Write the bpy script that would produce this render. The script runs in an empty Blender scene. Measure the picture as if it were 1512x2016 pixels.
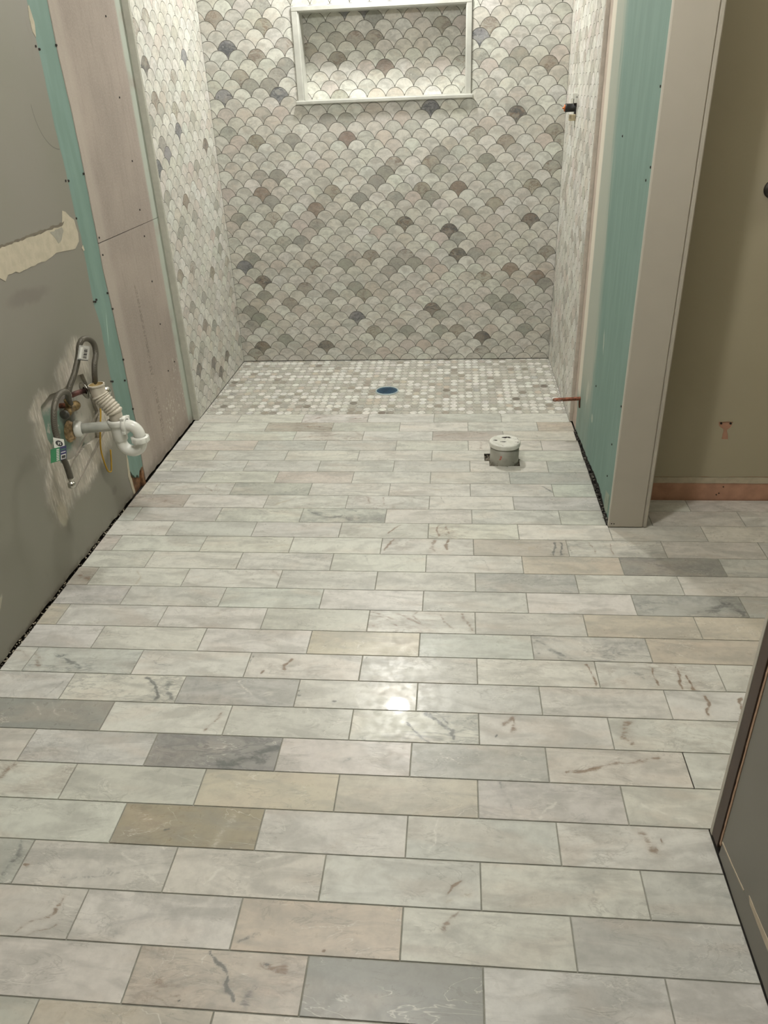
import bpy, bmesh, math, random
from mathutils import Vector, Matrix, noise as mnoise
from mathutils.geometry import tessellate_polygon
random.seed(7)
S = bpy.context.scene
COL = S.collection

# ---------------------------------------------------------------- camera
cam_d = bpy.data.cameras.new('camera')
cam_d.sensor_fit = 'VERTICAL'; cam_d.sensor_height = 24.0
cam_d.lens = 1489.055 / 2016 * 24.0
cam_d.clip_start = 0.02
cam = bpy.data.objects.new('camera', cam_d); COL.objects.link(cam)
cam.matrix_world = (Matrix.Translation((0.0, -3.314767, 1.338296)) @
                    Matrix.Rotation(0.106199, 4, 'Z') @ Matrix.Rotation(1.060084, 4, 'X') @
                    Matrix.Rotation(-0.04349944, 4, 'Z'))
S.camera = cam

# ---------------------------------------------------------------- world, lights, exposure
CEIL = 2.35
L1 = (-0.37, 0.54, CEIL)          # recessed light over the shower
L2 = (-0.36, -1.95, CEIL)         # flush light of the bathroom
L1_W, L2_W = 21.0, 41.0
W = bpy.data.worlds.new('world'); S.world = W; W.use_nodes = True
W.node_tree.nodes['Background'].inputs[0].default_value = (1.0, 0.95, 0.86, 1)
W.node_tree.nodes['Background'].inputs[1].default_value = 0.02
def area(name, loc, w, size, col):
    d = bpy.data.lights.new(name, 'AREA'); d.shape = 'DISK'; d.size = size
    d.energy = w; d.color = col
    o = bpy.data.objects.new(name, d); COL.objects.link(o); o.location = loc
    return o
L3 = (1.30, -1.55, CEIL)          # weak unseen fill light, added to brighten the side room
L3_W = 4.5
def bulb(name, loc, w, r, col):
    d = bpy.data.lights.new(name, 'POINT'); d.shadow_soft_size = r; d.energy = w; d.color = col
    o = bpy.data.objects.new(name, d); COL.objects.link(o); o.location = loc
    return o
area('shower_lamp_light', (L1[0], L1[1], L1[2] - 0.012), L1_W, 0.14, (1.0, 0.993, 0.972))
bulb('room_lamp_light', (L2[0], L2[1], L2[2] - 0.18), L2_W, 0.075, (1.0, 0.985, 0.955))
bulb('side_fill_light', (L3[0], L3[1], L3[2] - 0.18), L3_W, 0.11, (1.0, 0.97, 0.90))
S.view_settings.view_transform = 'Standard'; S.view_settings.look = 'None'
S.view_settings.gamma = 1.0; S.view_settings.use_curve_mapping = False
S.view_settings.exposure = 0.30

# ---------------------------------------------------------------- helpers
def lin(r, g, b):
    f = lambda c: (c/255/12.92) if c/255 <= 0.04045 else ((c/255 + 0.055)/1.055)**2.4
    return (f(r), f(g), f(b), 1.0)

class MB:
    """collects vertices, faces, material indices and two colour attributes"""
    def __init__(s): s.v = []; s.f = []; s.mi = []; s.tone = []; s.mk = []; s.ft = []; s.smooth = []
    def add(s, vs, fs, mi=0, tone=(1, 1, 1, 1), mk=(0, 0, 0, 1), smooth=False, ft=None):
        b = len(s.v); s.v += [tuple(v) for v in vs]
        for f in fs:
            s.f.append(tuple(b + i for i in f)); s.mi.append(mi); s.smooth.append(smooth)
        s.tone += [tone]*len(vs); s.mk += [mk]*len(vs); s.ft += ft or [(0, 0, 0, 0)]*len(vs)
    def build(s, name, mats, parent=None, attrs=False):
        me = bpy.data.meshes.new(name); me.from_pydata(s.v, [], s.f); me.update()
        for m in (mats if isinstance(mats, (list, tuple)) else [mats]): me.materials.append(m)
        me.polygons.foreach_set('material_index', s.mi)
        me.polygons.foreach_set('use_smooth', s.smooth)
        if attrs:
            for nm, data in (('tone', s.tone), ('mk', s.mk), ('ft', s.ft)):
                a = me.color_attributes.new(nm, 'FLOAT_COLOR', 'POINT')
                a.data.foreach_set('color', [c for q in data for c in q])
        o = bpy.data.objects.new(name, me); COL.objects.link(o)
        if parent: o.parent = parent
        return o
    def box(s, a, b, mi=0, bev=0.0, **k):
        x0, y0, z0 = a; x1, y1, z1 = b
        if bev <= 0:
            vs = [(x0,y0,z0),(x1,y0,z0),(x1,y1,z0),(x0,y1,z0),(x0,y0,z1),(x1,y0,z1),(x1,y1,z1),(x0,y1,z1)]
            s.add(vs, [(0,3,2,1),(4,5,6,7),(0,1,5,4),(1,2,6,5),(2,3,7,6),(3,0,4,7)], mi, **k); return
        bm = bmesh.new(); bmesh.ops.create_cube(bm, size=1)
        for v in bm.verts:
            v.co = Vector(((x0+x1)/2 + v.co.x*(x1-x0), (y0+y1)/2 + v.co.y*(y1-y0), (z0+z1)/2 + v.co.z*(z1-z0)))
        bmesh.ops.bevel(bm, geom=list(bm.edges), offset=bev, segments=2, affect='EDGES', profile=0.5)
        s.frombm(bm, mi, **k)
    def frombm(s, bm, mi=0, **k):
        bm.verts.ensure_lookup_table(); bm.verts.index_update()
        s.add([v.co.copy() for v in bm.verts], [tuple(v.index for v in f.verts) for f in bm.faces], mi, **k); bm.free()
    def lathe(s, prof, axis_o, axis_d, n=32, mi=0, smooth=True, **k):
        """prof: list of (radius, t along axis)"""
        d = Vector(axis_d).normalized(); o = Vector(axis_o)
        u = d.orthogonal().normalized(); w = d.cross(u)
        vs = []; fs = []
        for r, t in prof:
            for i in range(n):
                a = 2*math.pi*i/n
                vs.append(o + d*t + (u*math.cos(a) + w*math.sin(a))*max(r, 1e-5))
        for j in range(len(prof)-1):
            for i in range(n):
                i2 = (i+1) % n
                fs.append((j*n+i, j*n+i2, (j+1)*n+i2, (j+1)*n+i))
        s.add(vs, fs, mi, smooth=smooth, **k)
        return s
    def tube(s, pts, r, n=14, mi=0, caps=True, rfun=None, smooth=True, **k):
        P = [Vector(p) for p in pts]; m = len(P)
        T = [(P[min(i+1, m-1)] - P[max(i-1, 0)]).normalized() for i in range(m)]
        u = T[0].orthogonal().normalized(); vs = []; fs = []
        for i in range(m):
            if i: u = (u - T[i]*u.dot(T[i])).normalized()
            w = T[i].cross(u); rr = rfun(i/(m-1)) if rfun else r
            for j in range(n):
                a = 2*math.pi*j/n; vs.append(P[i] + (u*math.cos(a) + w*math.sin(a))*rr)
        for i in range(m-1):
            for j in range(n):
                j2 = (j+1) % n; fs.append((i*n+j, i*n+j2, (i+1)*n+j2, (i+1)*n+j))
        if caps: fs.append(tuple(range(n-1, -1, -1))); fs.append(tuple((m-1)*n + j for j in range(n)))
        s.add(vs, fs, mi, smooth=smooth, **k)
        return s

def spline(pts, n=8):
    P = [Vector(p) for p in pts]; P = [P[0]*2 - P[1]] + P + [P[-1]*2 - P[-2]]; out = []
    for i in range(1, len(P)-2):
        for k in range(n):
            t = k/n; a, b, c, d = P[i-1], P[i], P[i+1], P[i+2]
            out.append(0.5*((2*b) + (c-a)*t + (2*a-5*b+4*c-d)*t*t + (3*b-a-3*c+d)*t**3))
    out.append(P[-2]); return out

def slab(pts, to3, depth, holes=(), mb=None, mi=0, bev=0.0):
    """plate cut to an outline (u, v); to3(u, v, d) gives the point at depth d behind the face"""
    bm = bmesh.new()
    for loop in [pts] + list(holes):
        vs = [bm.verts.new((u, v, 0)) for u, v in loop]
        for i in range(len(vs)): bm.edges.new((vs[i], vs[(i+1) % len(vs)]))
    bmesh.ops.triangle_fill(bm, use_beauty=True, use_dissolve=False, edges=list(bm.edges))
    r = bmesh.ops.extrude_face_region(bm, geom=list(bm.faces))
    for g in r['geom']:
        if isinstance(g, bmesh.types.BMVert): g.co.z = 1.0
    for v in bm.verts: v.co = Vector(to3(v.co.x, v.co.y, v.co.z*depth))
    bmesh.ops.recalc_face_normals(bm, faces=list(bm.faces))
    mb = mb or MB(); mb.frombm(bm, mi); return mb

def jag(pts, step=0.012, amp=0.0025, seed=1, closed=True):
    rnd = random.Random(seed); out = []; n = len(pts)
    for i in range(n if closed else n-1):
        a = pts[i]; b = pts[(i+1) % n]; L = math.hypot(b[0]-a[0], b[1]-a[1]); m = max(1, int(L/step))
        for k in range(m):
            t = k/m; j = amp if k else amp*0.3
            out.append((a[0]+(b[0]-a[0])*t + rnd.uniform(-j, j), a[1]+(b[1]-a[1])*t + rnd.uniform(-j, j)))
    if not closed: out.append(pts[-1])
    return out

def empty(name, loc=(0, 0, 0)):
    o = bpy.data.objects.new(name, None); COL.objects.link(o); o.location = loc
    o.empty_display_size = 0.05; return o
def tag(o, label=None, cat=None, group=None, kind=None):
    if label: o['label'] = label
    if cat: o['category'] = cat
    if group: o['group'] = group
    if kind: o['kind'] = kind
    return o
def structure(o): o['kind'] = 'structure'; return o
def thing(name, loc, label, cat, group=None): return tag(empty(name, loc), label, cat, group)
def part(mb, name, mats, t, label=None, attrs=False):
    """mesh given in world coordinates, linked under the thing at t.location"""
    l = Vector(t.location); p = t.parent
    while p: l = l + Vector(p.location); p = p.parent
    mb.v = [tuple(Vector(v) - l) for v in mb.v]
    o = mb.build(name, mats, t, attrs)
    if label: o['label'] = label
    return o

# ---------------------------------------------------------------- materials
class N:
    def __init__(s, name):
        s.m = bpy.data.materials.new(name); s.m.use_nodes = True; s.t = s.m.node_tree
        s.b = s.t.nodes['Principled BSDF']
        g = s.new('ShaderNodeNewGeometry'); s.pos = g.outputs['Position']
    def new(s, t, **k):
        n = s.t.nodes.new(t)
        for a, b in k.items(): setattr(n, a, b)
        return n
    def set(s, sock, v):
        if isinstance(v, bpy.types.NodeSocket): s.t.links.new(v, sock)
        else: sock.default_value = v
    def math(s, op, a, b=None, c=None):
        n = s.new('ShaderNodeMath', operation=op); s.set(n.inputs[0], a)
        if b is not None: s.set(n.inputs[1], b)
        if c is not None: s.set(n.inputs[2], c)
        return n.outputs[0]
    def vmath(s, op, a, b=None, sc=None):
        n = s.new('ShaderNodeVectorMath', operation=op); s.set(n.inputs[0], a)
        if b is not None: s.set(n.inputs[1], b)
        if sc is not None: s.set(n.inputs['Scale'], sc)
        return n.outputs['Value' if op == 'LENGTH' else 'Vector']
    def map(s, v, loc=(0,0,0), rot=(0,0,0), scale=(1,1,1), typ='POINT'):
        n = s.new('ShaderNodeMapping', vector_type=typ); s.set(n.inputs[0], v)
        n.inputs[1].default_value = loc; n.inputs[2].default_value = rot; n.inputs[3].default_value = scale
        return n.outputs[0]
    def noise(s, v, scale, detail=3, rough=0.5, dist=0.0, out=0):
        n = s.new('ShaderNodeTexNoise'); s.set(n.inputs['Vector'], v); n.inputs['Scale'].default_value = scale
        n.inputs['Detail'].default_value = detail; n.inputs['Roughness'].default_value = rough
        n.inputs['Distortion'].default_value = dist; return n.outputs[out]
    def ss(s, v, a, b, lo=0.0, hi=1.0):
        n = s.new('ShaderNodeMapRange', interpolation_type='SMOOTHSTEP'); s.set(n.inputs[0], v)
        s.set(n.inputs[1], a); s.set(n.inputs[2], b)
        n.inputs[3].default_value = lo; n.inputs[4].default_value = hi; return n.outputs[0]
    def mix(s, f, a, b, mode='MIX'):
        n = s.new('ShaderNodeMix', data_type='RGBA', blend_type=mode, clamp_factor=True)
        s.set(n.inputs[0], f); s.set(n.inputs[6], a); s.set(n.inputs[7], b); return n.outputs[2]
    def attr(s, name):
        n = s.new('ShaderNodeAttribute', attribute_name=name); return n
    def sep(s, v):
        n = s.new('ShaderNodeSeparateXYZ'); s.set(n.inputs[0], v); return n.outputs
    def blob(s, v, c, r, ang=0.0, amp=0.0, nscale=8.0, soft=0.3, axis='x'):
        """ellipse with a ragged border on a wall; axis = the wall's normal"""
        if amp:
            nz = s.noise(v, nscale, 4, 0.6, 0, 1)
            nz = s.vmath('SUBTRACT', nz, (0.5, 0.5, 0.5)); nz = s.vmath('SCALE', nz, None, amp)
            v = s.vmath('ADD', v, nz)
        if axis == 'x': m = s.map(v, (0, c[0], c[1]), (ang, 0, 0), (1000, r[0], r[1]), 'TEXTURE')
        elif axis == 'y': m = s.map(v, (c[0], 0, c[1]), (0, ang, 0), (r[0], 1000, r[1]), 'TEXTURE')
        else: m = s.map(v, (c[0], c[1], 0), (0, 0, ang), (r[0], r[1], 1000), 'TEXTURE')
        return s.ss(s.vmath('LENGTH', m), 1.0, max(0.01, 1.0 - soft))
    def out(s, col, rough=0.5, metal=0.0, bump=None, bstr=0.2, bdist=0.002, spec=None):
        s.set(s.b.inputs['Base Color'], col); s.set(s.b.inputs['Roughness'], rough); s.set(s.b.inputs['Metallic'], metal)
        if spec is not None: s.b.inputs['Specular IOR Level'].default_value = spec
        if bump is not None:
            n = s.new('ShaderNodeBump'); n.inputs['Strength'].default_value = bstr; n.inputs['Distance'].default_value = bdist
            s.set(n.inputs['Height'], bump); s.t.links.new(n.outputs[0], s.b.inputs['Normal'])
        return s.m

def simple(name, rgb, rough=0.5, metal=0.0, var=0.08, scale=30, bump=0.0):
    n = N(name); nz = n.noise(n.pos, scale, 4, 0.6)
    c = lin(*rgb); lo = tuple(v*(1-var*1.5) for v in c[:3]) + (1,); hi = tuple(min(1, v*(1+var)) for v in c[:3]) + (1,)
    col = n.mix(n.ss(nz, 0.3, 0.7), lo, hi)
    return n.out(col, rough, metal, nz if bump else None, bump, 0.001)

def marble(name, sc=1.0, rough=0.28, wet=False, squash=True):
    n = N(name); tone = n.attr('tone').outputs['Color']; mk = n.sep(n.attr('mk').outputs['Color'])
    off = n.new('ShaderNodeCombineXYZ')
    n.set(off.inputs[0], n.math('MULTIPLY', mk[2], 71.3)); n.set(off.inputs[1], n.math('MULTIPLY', mk[2], 37.7)); n.set(off.inputs[2], n.math('MULTIPLY', mk[2], 113.1))
    p = n.vmath('ADD', n.pos, off.outputs[0])
    if squash: pv = n.map(p, rot=(0, 0, math.radians(38)), scale=(0.75, 2.2, 1.6))
    else: pv = n.map(p, rot=(0.6, 0.5, 0.2), scale=(0.8, 1.7, 1.5))
    # clouds
    c1 = n.noise(pv, 4.5*sc, 5, 0.55, 0.8)
    c2 = n.noise(p, 22*sc, 5, 0.65)
    col = n.mix(n.ss(c1, 0.40, 0.66, 0, 0.46), tone, lin(150, 149, 141), 'MIX')
    warm = n.noise(pv, 3.1*sc, 3, 0.5, 0.4)
    col = n.mix(n.ss(warm, 0.50, 0.70, 0, 0.20), col, lin(206, 188, 170))
    col = n.mix(n.ss(c2, 0.35, 0.75, 0, 0.16), col, lin(110, 110, 100))
    # pale scars
    w = n.noise(pv, 3.4*sc, 4, 0.5, 1.4); wl = n.math('ABSOLUTE', n.math('SUBTRACT', w, 0.5))
    gate = n.ss(n.noise(p, 5*sc, 2), 0.46, 0.60)
    col = n.mix(n.math('MULTIPLY', n.math('MULTIPLY', n.ss(wl, 0.008, 0.0), gate), 0.55), col, lin(222, 220, 210))
    # faint grey veins everywhere, thin
    f = n.noise(pv, 5.2*sc, 5, 0.6, 0.9); fl = n.math('ABSOLUTE', n.math('SUBTRACT', f, 0.47))
    col = n.mix(n.math('MULTIPLY', n.ss(fl, 0.02, 0.0), n.math('MULTIPLY', gate, 0.28)), col, lin(120, 118, 108))
    # brown veins
    a = n.noise(pv, 4.4*sc, 6, 0.62, 1.6); al = n.math('ABSOLUTE', n.math('SUBTRACT', a, 0.5))
    g2 = n.ss(n.noise(p, 4.0*sc, 3), 0.40, 0.60)
    bf = n.math('MULTIPLY', n.math('ADD', n.math('MULTIPLY', n.ss(al, 0.05, 0.0), 0.62), n.math('MULTIPLY', n.ss(al, 0.10, 0.02), 0.25)), g2)
    bcol = n.mix(n.noise(p, 40*sc, 3), lin(96, 78, 62), lin(140, 116, 96))
    col = n.mix(n.math('MULTIPLY', bf, mk[0]), col, bcol)
    sp = n.ss(n.noise(p, 60*sc, 3, 0.7), 0.66, 0.74)
    col = n.mix(n.math('MULTIPLY', n.math('MULTIPLY', sp, g2), n.math('MULTIPLY', mk[0], 0.8)), col, lin(92, 74, 58))
    # dark grey veins and patches
    d = n.noise(pv, 3.6*sc, 6, 0.6, 1.1); dl = n.math('ABSOLUTE', n.math('SUBTRACT', d, 0.53))
    g3 = n.ss(n.noise(pv, 2.6*sc, 3, 0.5, 0.5), 0.44, 0.58)
    df = n.math('ADD', n.math('MULTIPLY', n.ss(dl, 0.035, 0.0), g2), n.math('MULTIPLY', g3, n.ss(c2, 0.30, 0.62, 0.10, 0.65)))
    col = n.mix(n.math('MULTIPLY', n.math('MINIMUM', df, 0.9), mk[1]), col, n.mix(c2, lin(74, 80, 82), lin(96, 96, 100)))
    if wet:      # single marks that the stone really has, drawn tile by tile
        fa = n.attr('ft'); fs = n.sep(fa.outputs['Color']); fal = fa.outputs['Alpha']
        nn = n.noise(n.map(p, rot=(0, 0, math.radians(30)), scale=(0.8, 1.7, 1)), 34, 7, 0.72, 0.8)
        def field(f, k):      # soft halo plus a broken, ragged core
            core = n.ss(n.math('ADD', n.math('MULTIPLY', f, 0.46), nn), 0.72, 0.93)
            core = n.math('MULTIPLY', core, n.ss(f, 0.08, 0.35))
            return n.math('MULTIPLY', n.math('ADD', n.math('MULTIPLY', core, 0.78), n.math('MULTIPLY', f, 0.26)), k)
        fine = n.noise(p, 110, 4, 0.75)
        col = n.mix(field(fal, 0.55), col, n.mix(fine, lin(160, 148, 124), lin(182, 172, 152)))
        col = n.mix(field(fs[0], 0.82), col, n.mix(fine, lin(96, 76, 60), lin(156, 134, 112)))
        col = n.mix(field(fs[1], 0.80), col, n.mix(fine, lin(74, 78, 78), lin(124, 126, 122)))
        col = n.mix(field(fs[2], 0.45), col, lin(226, 224, 214))
    rr = n.ss(c2, 0.3, 0.7, rough*0.8, rough*1.25)
    if wet:
        # a patch of still wet sealer, clear and glossy
        q = n.vmath('ADD', n.pos, n.vmath('SCALE', n.vmath('SUBTRACT', n.noise(n.pos, 22, 4, 0.6, 0, 1), (0.5, 0.5, 0.5)), None, 0.09))
        m = n.map(q, (-0.150, -1.985, 0), (0, 0, 0.1), (0.17, 0.19, 100), 'TEXTURE')
        wf = n.ss(n.vmath('LENGTH', m), 1.0, 0.85)
        n.set(n.b.inputs['Coat Weight'], wf); n.b.inputs['Coat Roughness'].default_value = 0.02
    return n.out(col, rr, 0.0, n.math('ADD', c1, n.math('MULTIPLY', c2, 0.4)), 0.12, 0.0012)

def srgb_jit(rgb, j, rnd):
    d = rnd.uniform(-j, j); return lin(*[min(250, max(10, c + d + rnd.uniform(-2, 2))) for c in rgb])
# ---------------------------------------------------------------- shared materials
M_FLOOR = marble('marble_floor', 2.0, 0.33, wet=True)
M_SCALE = marble('marble_scallop', 5.0, 0.42, squash=False)
M_HEX = marble('marble_mosaic', 9.0, 0.35, squash=False)
M_TRIM = simple('marble_trim', (188, 188, 179), 0.3, var=0.08, scale=9)
M_GROUT = simple('grout', (146, 145, 134), 0.9, var=0.1, scale=60)
M_GROUT_W = simple('wall_grout', (102, 100, 92), 0.9, var=0.08, scale=40)
M_GROUT_H = simple('mosaic_grout', (172, 170, 160), 0.9, var=0.08, scale=40)
M_SUB = simple('subfloor', (42, 38, 32), 0.95, var=0.3, scale=70)
M_WHITE = simple('white_plastic', (226, 226, 218), 0.22, var=0.02)
M_CHROME = simple('chrome', (200, 198, 190), 0.22, 1.0, var=0.15)
M_BRASS = simple('old_brass', (126, 106, 70), 0.55, 0.45, var=0.5, scale=60, bump=0.3)
M_CORR = simple('corroded_brass', (176, 150, 112), 0.7, 0.1, var=0.4, scale=70, bump=0.4)
M_DARKM = simple('dark_metal', (62, 58, 52), 0.5, 0.5, var=0.3)
M_COPPER = simple('copper', (136, 84, 62), 0.5, 0.5, var=0.45, scale=50)
M_BROWN = simple('brown_wood', (62, 43, 30), 0.5, var=0.12, scale=12)
M_STUD = simple('stud_wood', (128, 92, 62), 0.8, var=0.35, scale=30)
M_CREAM = simple('cream_paint', (176, 170, 157), 0.5, var=0.02, scale=5)
M_MUD = simple('joint_compound', (180, 171, 150), 0.85, var=0.06, scale=40, bump=0.2)
M_PINK = simple('bare_drywall_paper', (184, 142, 118), 0.9, var=0.1, scale=18)
M_BLACK = simple('black_rubber', (28, 28, 28), 0.5)
M_CEIL = simple('ceiling_paint', (236, 234, 226), 0.8, var=0.01)
M_CORRUG = simple('aged_plastic', (196, 188, 172), 0.5, var=0.06, scale=20)
M_YELLOW = simple('yellow_wire', (190, 150, 40), 0.5, var=0.1)
M_HOLE = simple('nail_hole', (40, 34, 30), 0.9)

def emit(name, col, st):
    m = bpy.data.materials.new(name); m.use_nodes = True; b = m.node_tree.nodes['Principled BSDF']
    b.inputs['Base Color'].default_value = (0.8, 0.8, 0.78, 1)
    b.inputs['Emission Color'].default_value = col; b.inputs['Emission Strength'].default_value = st
    return m

# walls' materials -------------------------------------------------
def wall_grey():
    n = N('grey_paint'); p = n.pos
    base = n.mix(n.ss(n.noise(p, 1.6, 3), 0.35, 0.7), lin(126, 124, 111), lin(132, 128, 118))
    # scuffs
    base = n.mix(n.ss(n.noise(n.map(p, scale=(1, 3, 1)), 7, 4, 0.6), 0.62, 0.8, 0, 0.25), base, lin(112, 106, 98))
    st = n.noise(n.map(p, rot=(math.radians(-25), 0, 0), scale=(1, 16, 5)), 3.2, 3, 0.6)
    sm = n.ss(st, 0.40, 0.58)
    for c, r, a in [((-1.20, .43), (.21, .17), 0.2), ((-1.30, .30), (.10, .14), -0.3), ((-1.08, .56), (.11, .10), 0.0), ((-1.02, .33), (.13, .11), 0.3), ((-1.30, .55), (.07, .05), 0.4), ((-.95, .36), (.11, .12), 0.3), ((-1.00, .58), (.09, .09), 0.2), ((-1.12, .26), (.16, .07), 0.3)]:
        f = n.math('MULTIPLY', n.blob(p, c, r, a, 0.10, 9, 0.45), n.math('ADD', 0.55, n.math('MULTIPLY', sm, 0.42)))
        base = n.mix(f, base, n.mix(n.ss(n.noise(n.map(p, rot=(math.radians(-35), 0, 0), scale=(1, 22, 4)), 5, 4, 0.65), 0.50, 0.64), lin(176, 168, 154), lin(208, 202, 190)))
    for c, r, a in [((-1.86, .10), (.05, .035), 0.5), ((-1.75, .14), (.05, .010), 0.7), ((-1.33, .20), (.03, .05), 0)]:
        base = n.mix(n.math('MULTIPLY', n.blob(p, c, r, a, 0.03, 20, 0.3), 0.5), base, lin(190, 182, 160))
    for c, r, a in [((-.97, .10), (.03, .02), 0), ((-1.2, .85), (.16, .03), -0.05)]:
        base = n.mix(n.math('MULTIPLY', n.blob(p, c, r, a, 0.05, 12, 0.6), 0.4), base, lin(105, 95, 90))
    # thin curved pencil mark
    m = n.map(p, (0, -0.80, 1.33), (0, 0, 0), (1000, .12, .12), 'TEXTURE')
    ring = n.ss(n.math('ABSOLUTE', n.math('SUBTRACT', n.vmath('LENGTH', m), 1.0)), 0.02, 0.0)
    y = n.sep(p); gate = n.math('MULTIPLY', n.ss(y[1], -0.80, -0.81), n.ss(y[2], 1.34, 1.33))
    base = n.mix(n.math('MULTIPLY', n.math('MULTIPLY', ring, gate), 0.8), base, lin(84, 80, 72))
    # patchy darker brown close to the floor
    base = n.mix(n.math('MULTIPLY', n.ss(y[2], 0.03, 0.0), n.ss(n.noise(p, 30, 4), 0.35, 0.6)), base, lin(84, 74, 62))
    return n.out(base, 0.55, 0, n.noise(p, 120, 2), 0.06, 0.001)
M_GREY = wall_grey()

def wall_green(name, mud=None):
    n = N(name); p = n.pos; y = n.sep(p)
    base = n.mix(n.ss(n.noise(n.map(p, scale=(1, 6, 1)), 5, 3), 0.35, 0.7), lin(109, 135, 124), lin(116, 142, 132))
    base = n.mix(n.ss(n.noise(p, 90, 4, 0.7), 0.70, 0.78, 0, 0.5), base, lin(82, 100, 90))
    if mud:
        st = n.noise(n.map(p, rot=(math.radians(8), 0, 0), scale=(1, 14, 1.2)), 4, 4, 0.6)
        edge = n.math('ADD', y[1], n.math('MULTIPLY', n.math('SUBTRACT', st, 0.5), 0.16))
        lim = n.ss(y[2], 0.35, 1.6, -0.50, -0.42)
        f = n.ss(n.math('SUBTRACT', edge, lim), -0.04, 0.06)
        low = n.ss(n.math('ADD', y[2], n.math('MULTIPLY', st, 0.2)), 0.22, 0.42, 0.25, 1)
        base = n.mix(n.math('MULTIPLY', n.math('MULTIPLY', f, low), 0.85), base, lin(164, 166, 152))
        f2 = n.ss(n.math('ADD', y[1], n.math('MULTIPLY', st, 0.03)), -0.245, -0.215)
        base = n.mix(n.math('MULTIPLY', f2, n.ss(y[2], 0.14, 0.2)), base, lin(205, 198, 182))
        for c, r, a in [((-.62, .52), (.012, .05), -.25), ((-.55, .20), (.02, .02), 0), ((-.40, .25), (.03, .06), .2)]:
            base = n.mix(n.math('MULTIPLY', n.blob(p, c, r, a, 0.03, 20, 0.4), 0.6), base, lin(182, 184, 170))
    else:
        base = n.mix(n.math('MULTIPLY', n.blob(p, (-.735, 0.82), (.03, .5), 0.0, 0.08, 6, 0.6), 0.15), base, lin(140, 165, 150))
        m = n.blob(p, (-.745, .625), (.0035, .075), -0.3, 0, soft=0.5)
        base = n.mix(n.math('MULTIPLY', m, 0.7), base, lin(170, 192, 182))
    return n.out(base, 0.7, 0, n.noise(p, 200, 2), 0.05, 0.001)
M_GREEN_L = wall_green('green_drywall_left'); M_GREEN_R = wall_green('green_drywall_right', True)

def cement():
    n = N('cement_board'); p = n.pos; y = n.sep(p)
    base = n.mix(n.ss(n.noise(p, 3.0, 4), 0.3, 0.7), lin(144, 133, 124), lin(163, 151, 140))
    base = n.mix(n.ss(n.noise(n.map(p, scale=(1, 4, 0.6)), 12, 5, 0.65), 0.45, 0.75, 0, 0.35), base, lin(124, 114, 107))
    base = n.mix(n.ss(n.noise(p, 160, 3, 0.6), 0.35, 0.75, 0, 0.25), base, lin(185, 175, 160))
    base = n.mix(n.math('MULTIPLY', n.ss(y[1], -0.575, -0.63), 0.45), base, lin(178, 168, 156))     # pale taper by the joint
    base = n.mix(n.math('MULTIPLY', n.ss(y[1], -0.150, -0.125), n.ss(n.noise(p, 9, 4), 0.3, 0.5, 0.4, 1)), base, lin(166, 172, 160))
    # printed rows, worn
    for yy, z0, z1, s_ in ((-.443, .06, .72, 1), (-.432, .10, .70, 1), (-.452, .05, .45, 1)):
        f = n.ss(n.math('ABSOLUTE', n.math('SUBTRACT', y[1], yy)), 0.0035, 0.0015)
        br = n.ss(n.noise(n.map(p, (0, yy*7, 0), scale=(1, 30, 130)), 1.0, 2, 0.7), 0.47, 0.53)
        br2 = n.ss(n.noise(n.map(p, (0, yy*3, 0), scale=(0, 0, 8)), 1.0, 1), 0.35, 0.5, 0.15, 1)
        g = n.math('MULTIPLY', n.ss(y[2], z0, z0 + .02), n.ss(y[2], z1, z1 - .02))
        base = n.mix(n.math('MULTIPLY', n.math('MULTIPLY', n.math('MULTIPLY', f, br), n.math('MULTIPLY', g, br2)), 0.6), base, lin(74, 66, 62))
    # spatters of thinset low by the tiled corner
    sp = n.ss(n.noise(n.map(p, scale=(1, 1, .7)), 70, 4, 0.7), 0.58, 0.64)
    reg = n.math('MAXIMUM', n.blob(p, (-.33, .13), (.14, .13), 0.5, 0.1, 12, 0.7), n.blob(p, (-.18, .22), (.09, .2), 0.0, 0.1, 12, 0.7))
    base = n.mix(n.math('MULTIPLY', n.math('MULTIPLY', sp, reg), 0.8), base, lin(205, 200, 188))
    base = n.mix(n.math('MULTIPLY', n.ss(y[2], 0.07, 0.0), n.ss(n.noise(p, 25, 4), 0.3, 0.6, 0.2, .8)), base, lin(120, 112, 102))
    return n.out(base, 0.9, 0, n.noise(p, 150, 3), 0.15, 0.001)
M_CEM = cement()

def wall_alc(name='taupe_paint', rgb=(168, 160, 136)):
    n = N(name); p = n.pos
    base = n.mix(n.ss(n.noise(p, 2.0, 3), 0.35, 0.7), lin(*rgb), lin(*[c+5 for c in rgb]))
    base = n.mix(n.ss(n.noise(p, 14, 4, 0.7), 0.68, 0.8, 0, 0.3), base, lin(*[c-30 for c in rgb]))
    return n.out(base, 0.5)
M_TAUPE = wall_alc(); M_GREY2 = wall_alc('grey_paint_near', (116, 112, 103))

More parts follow.
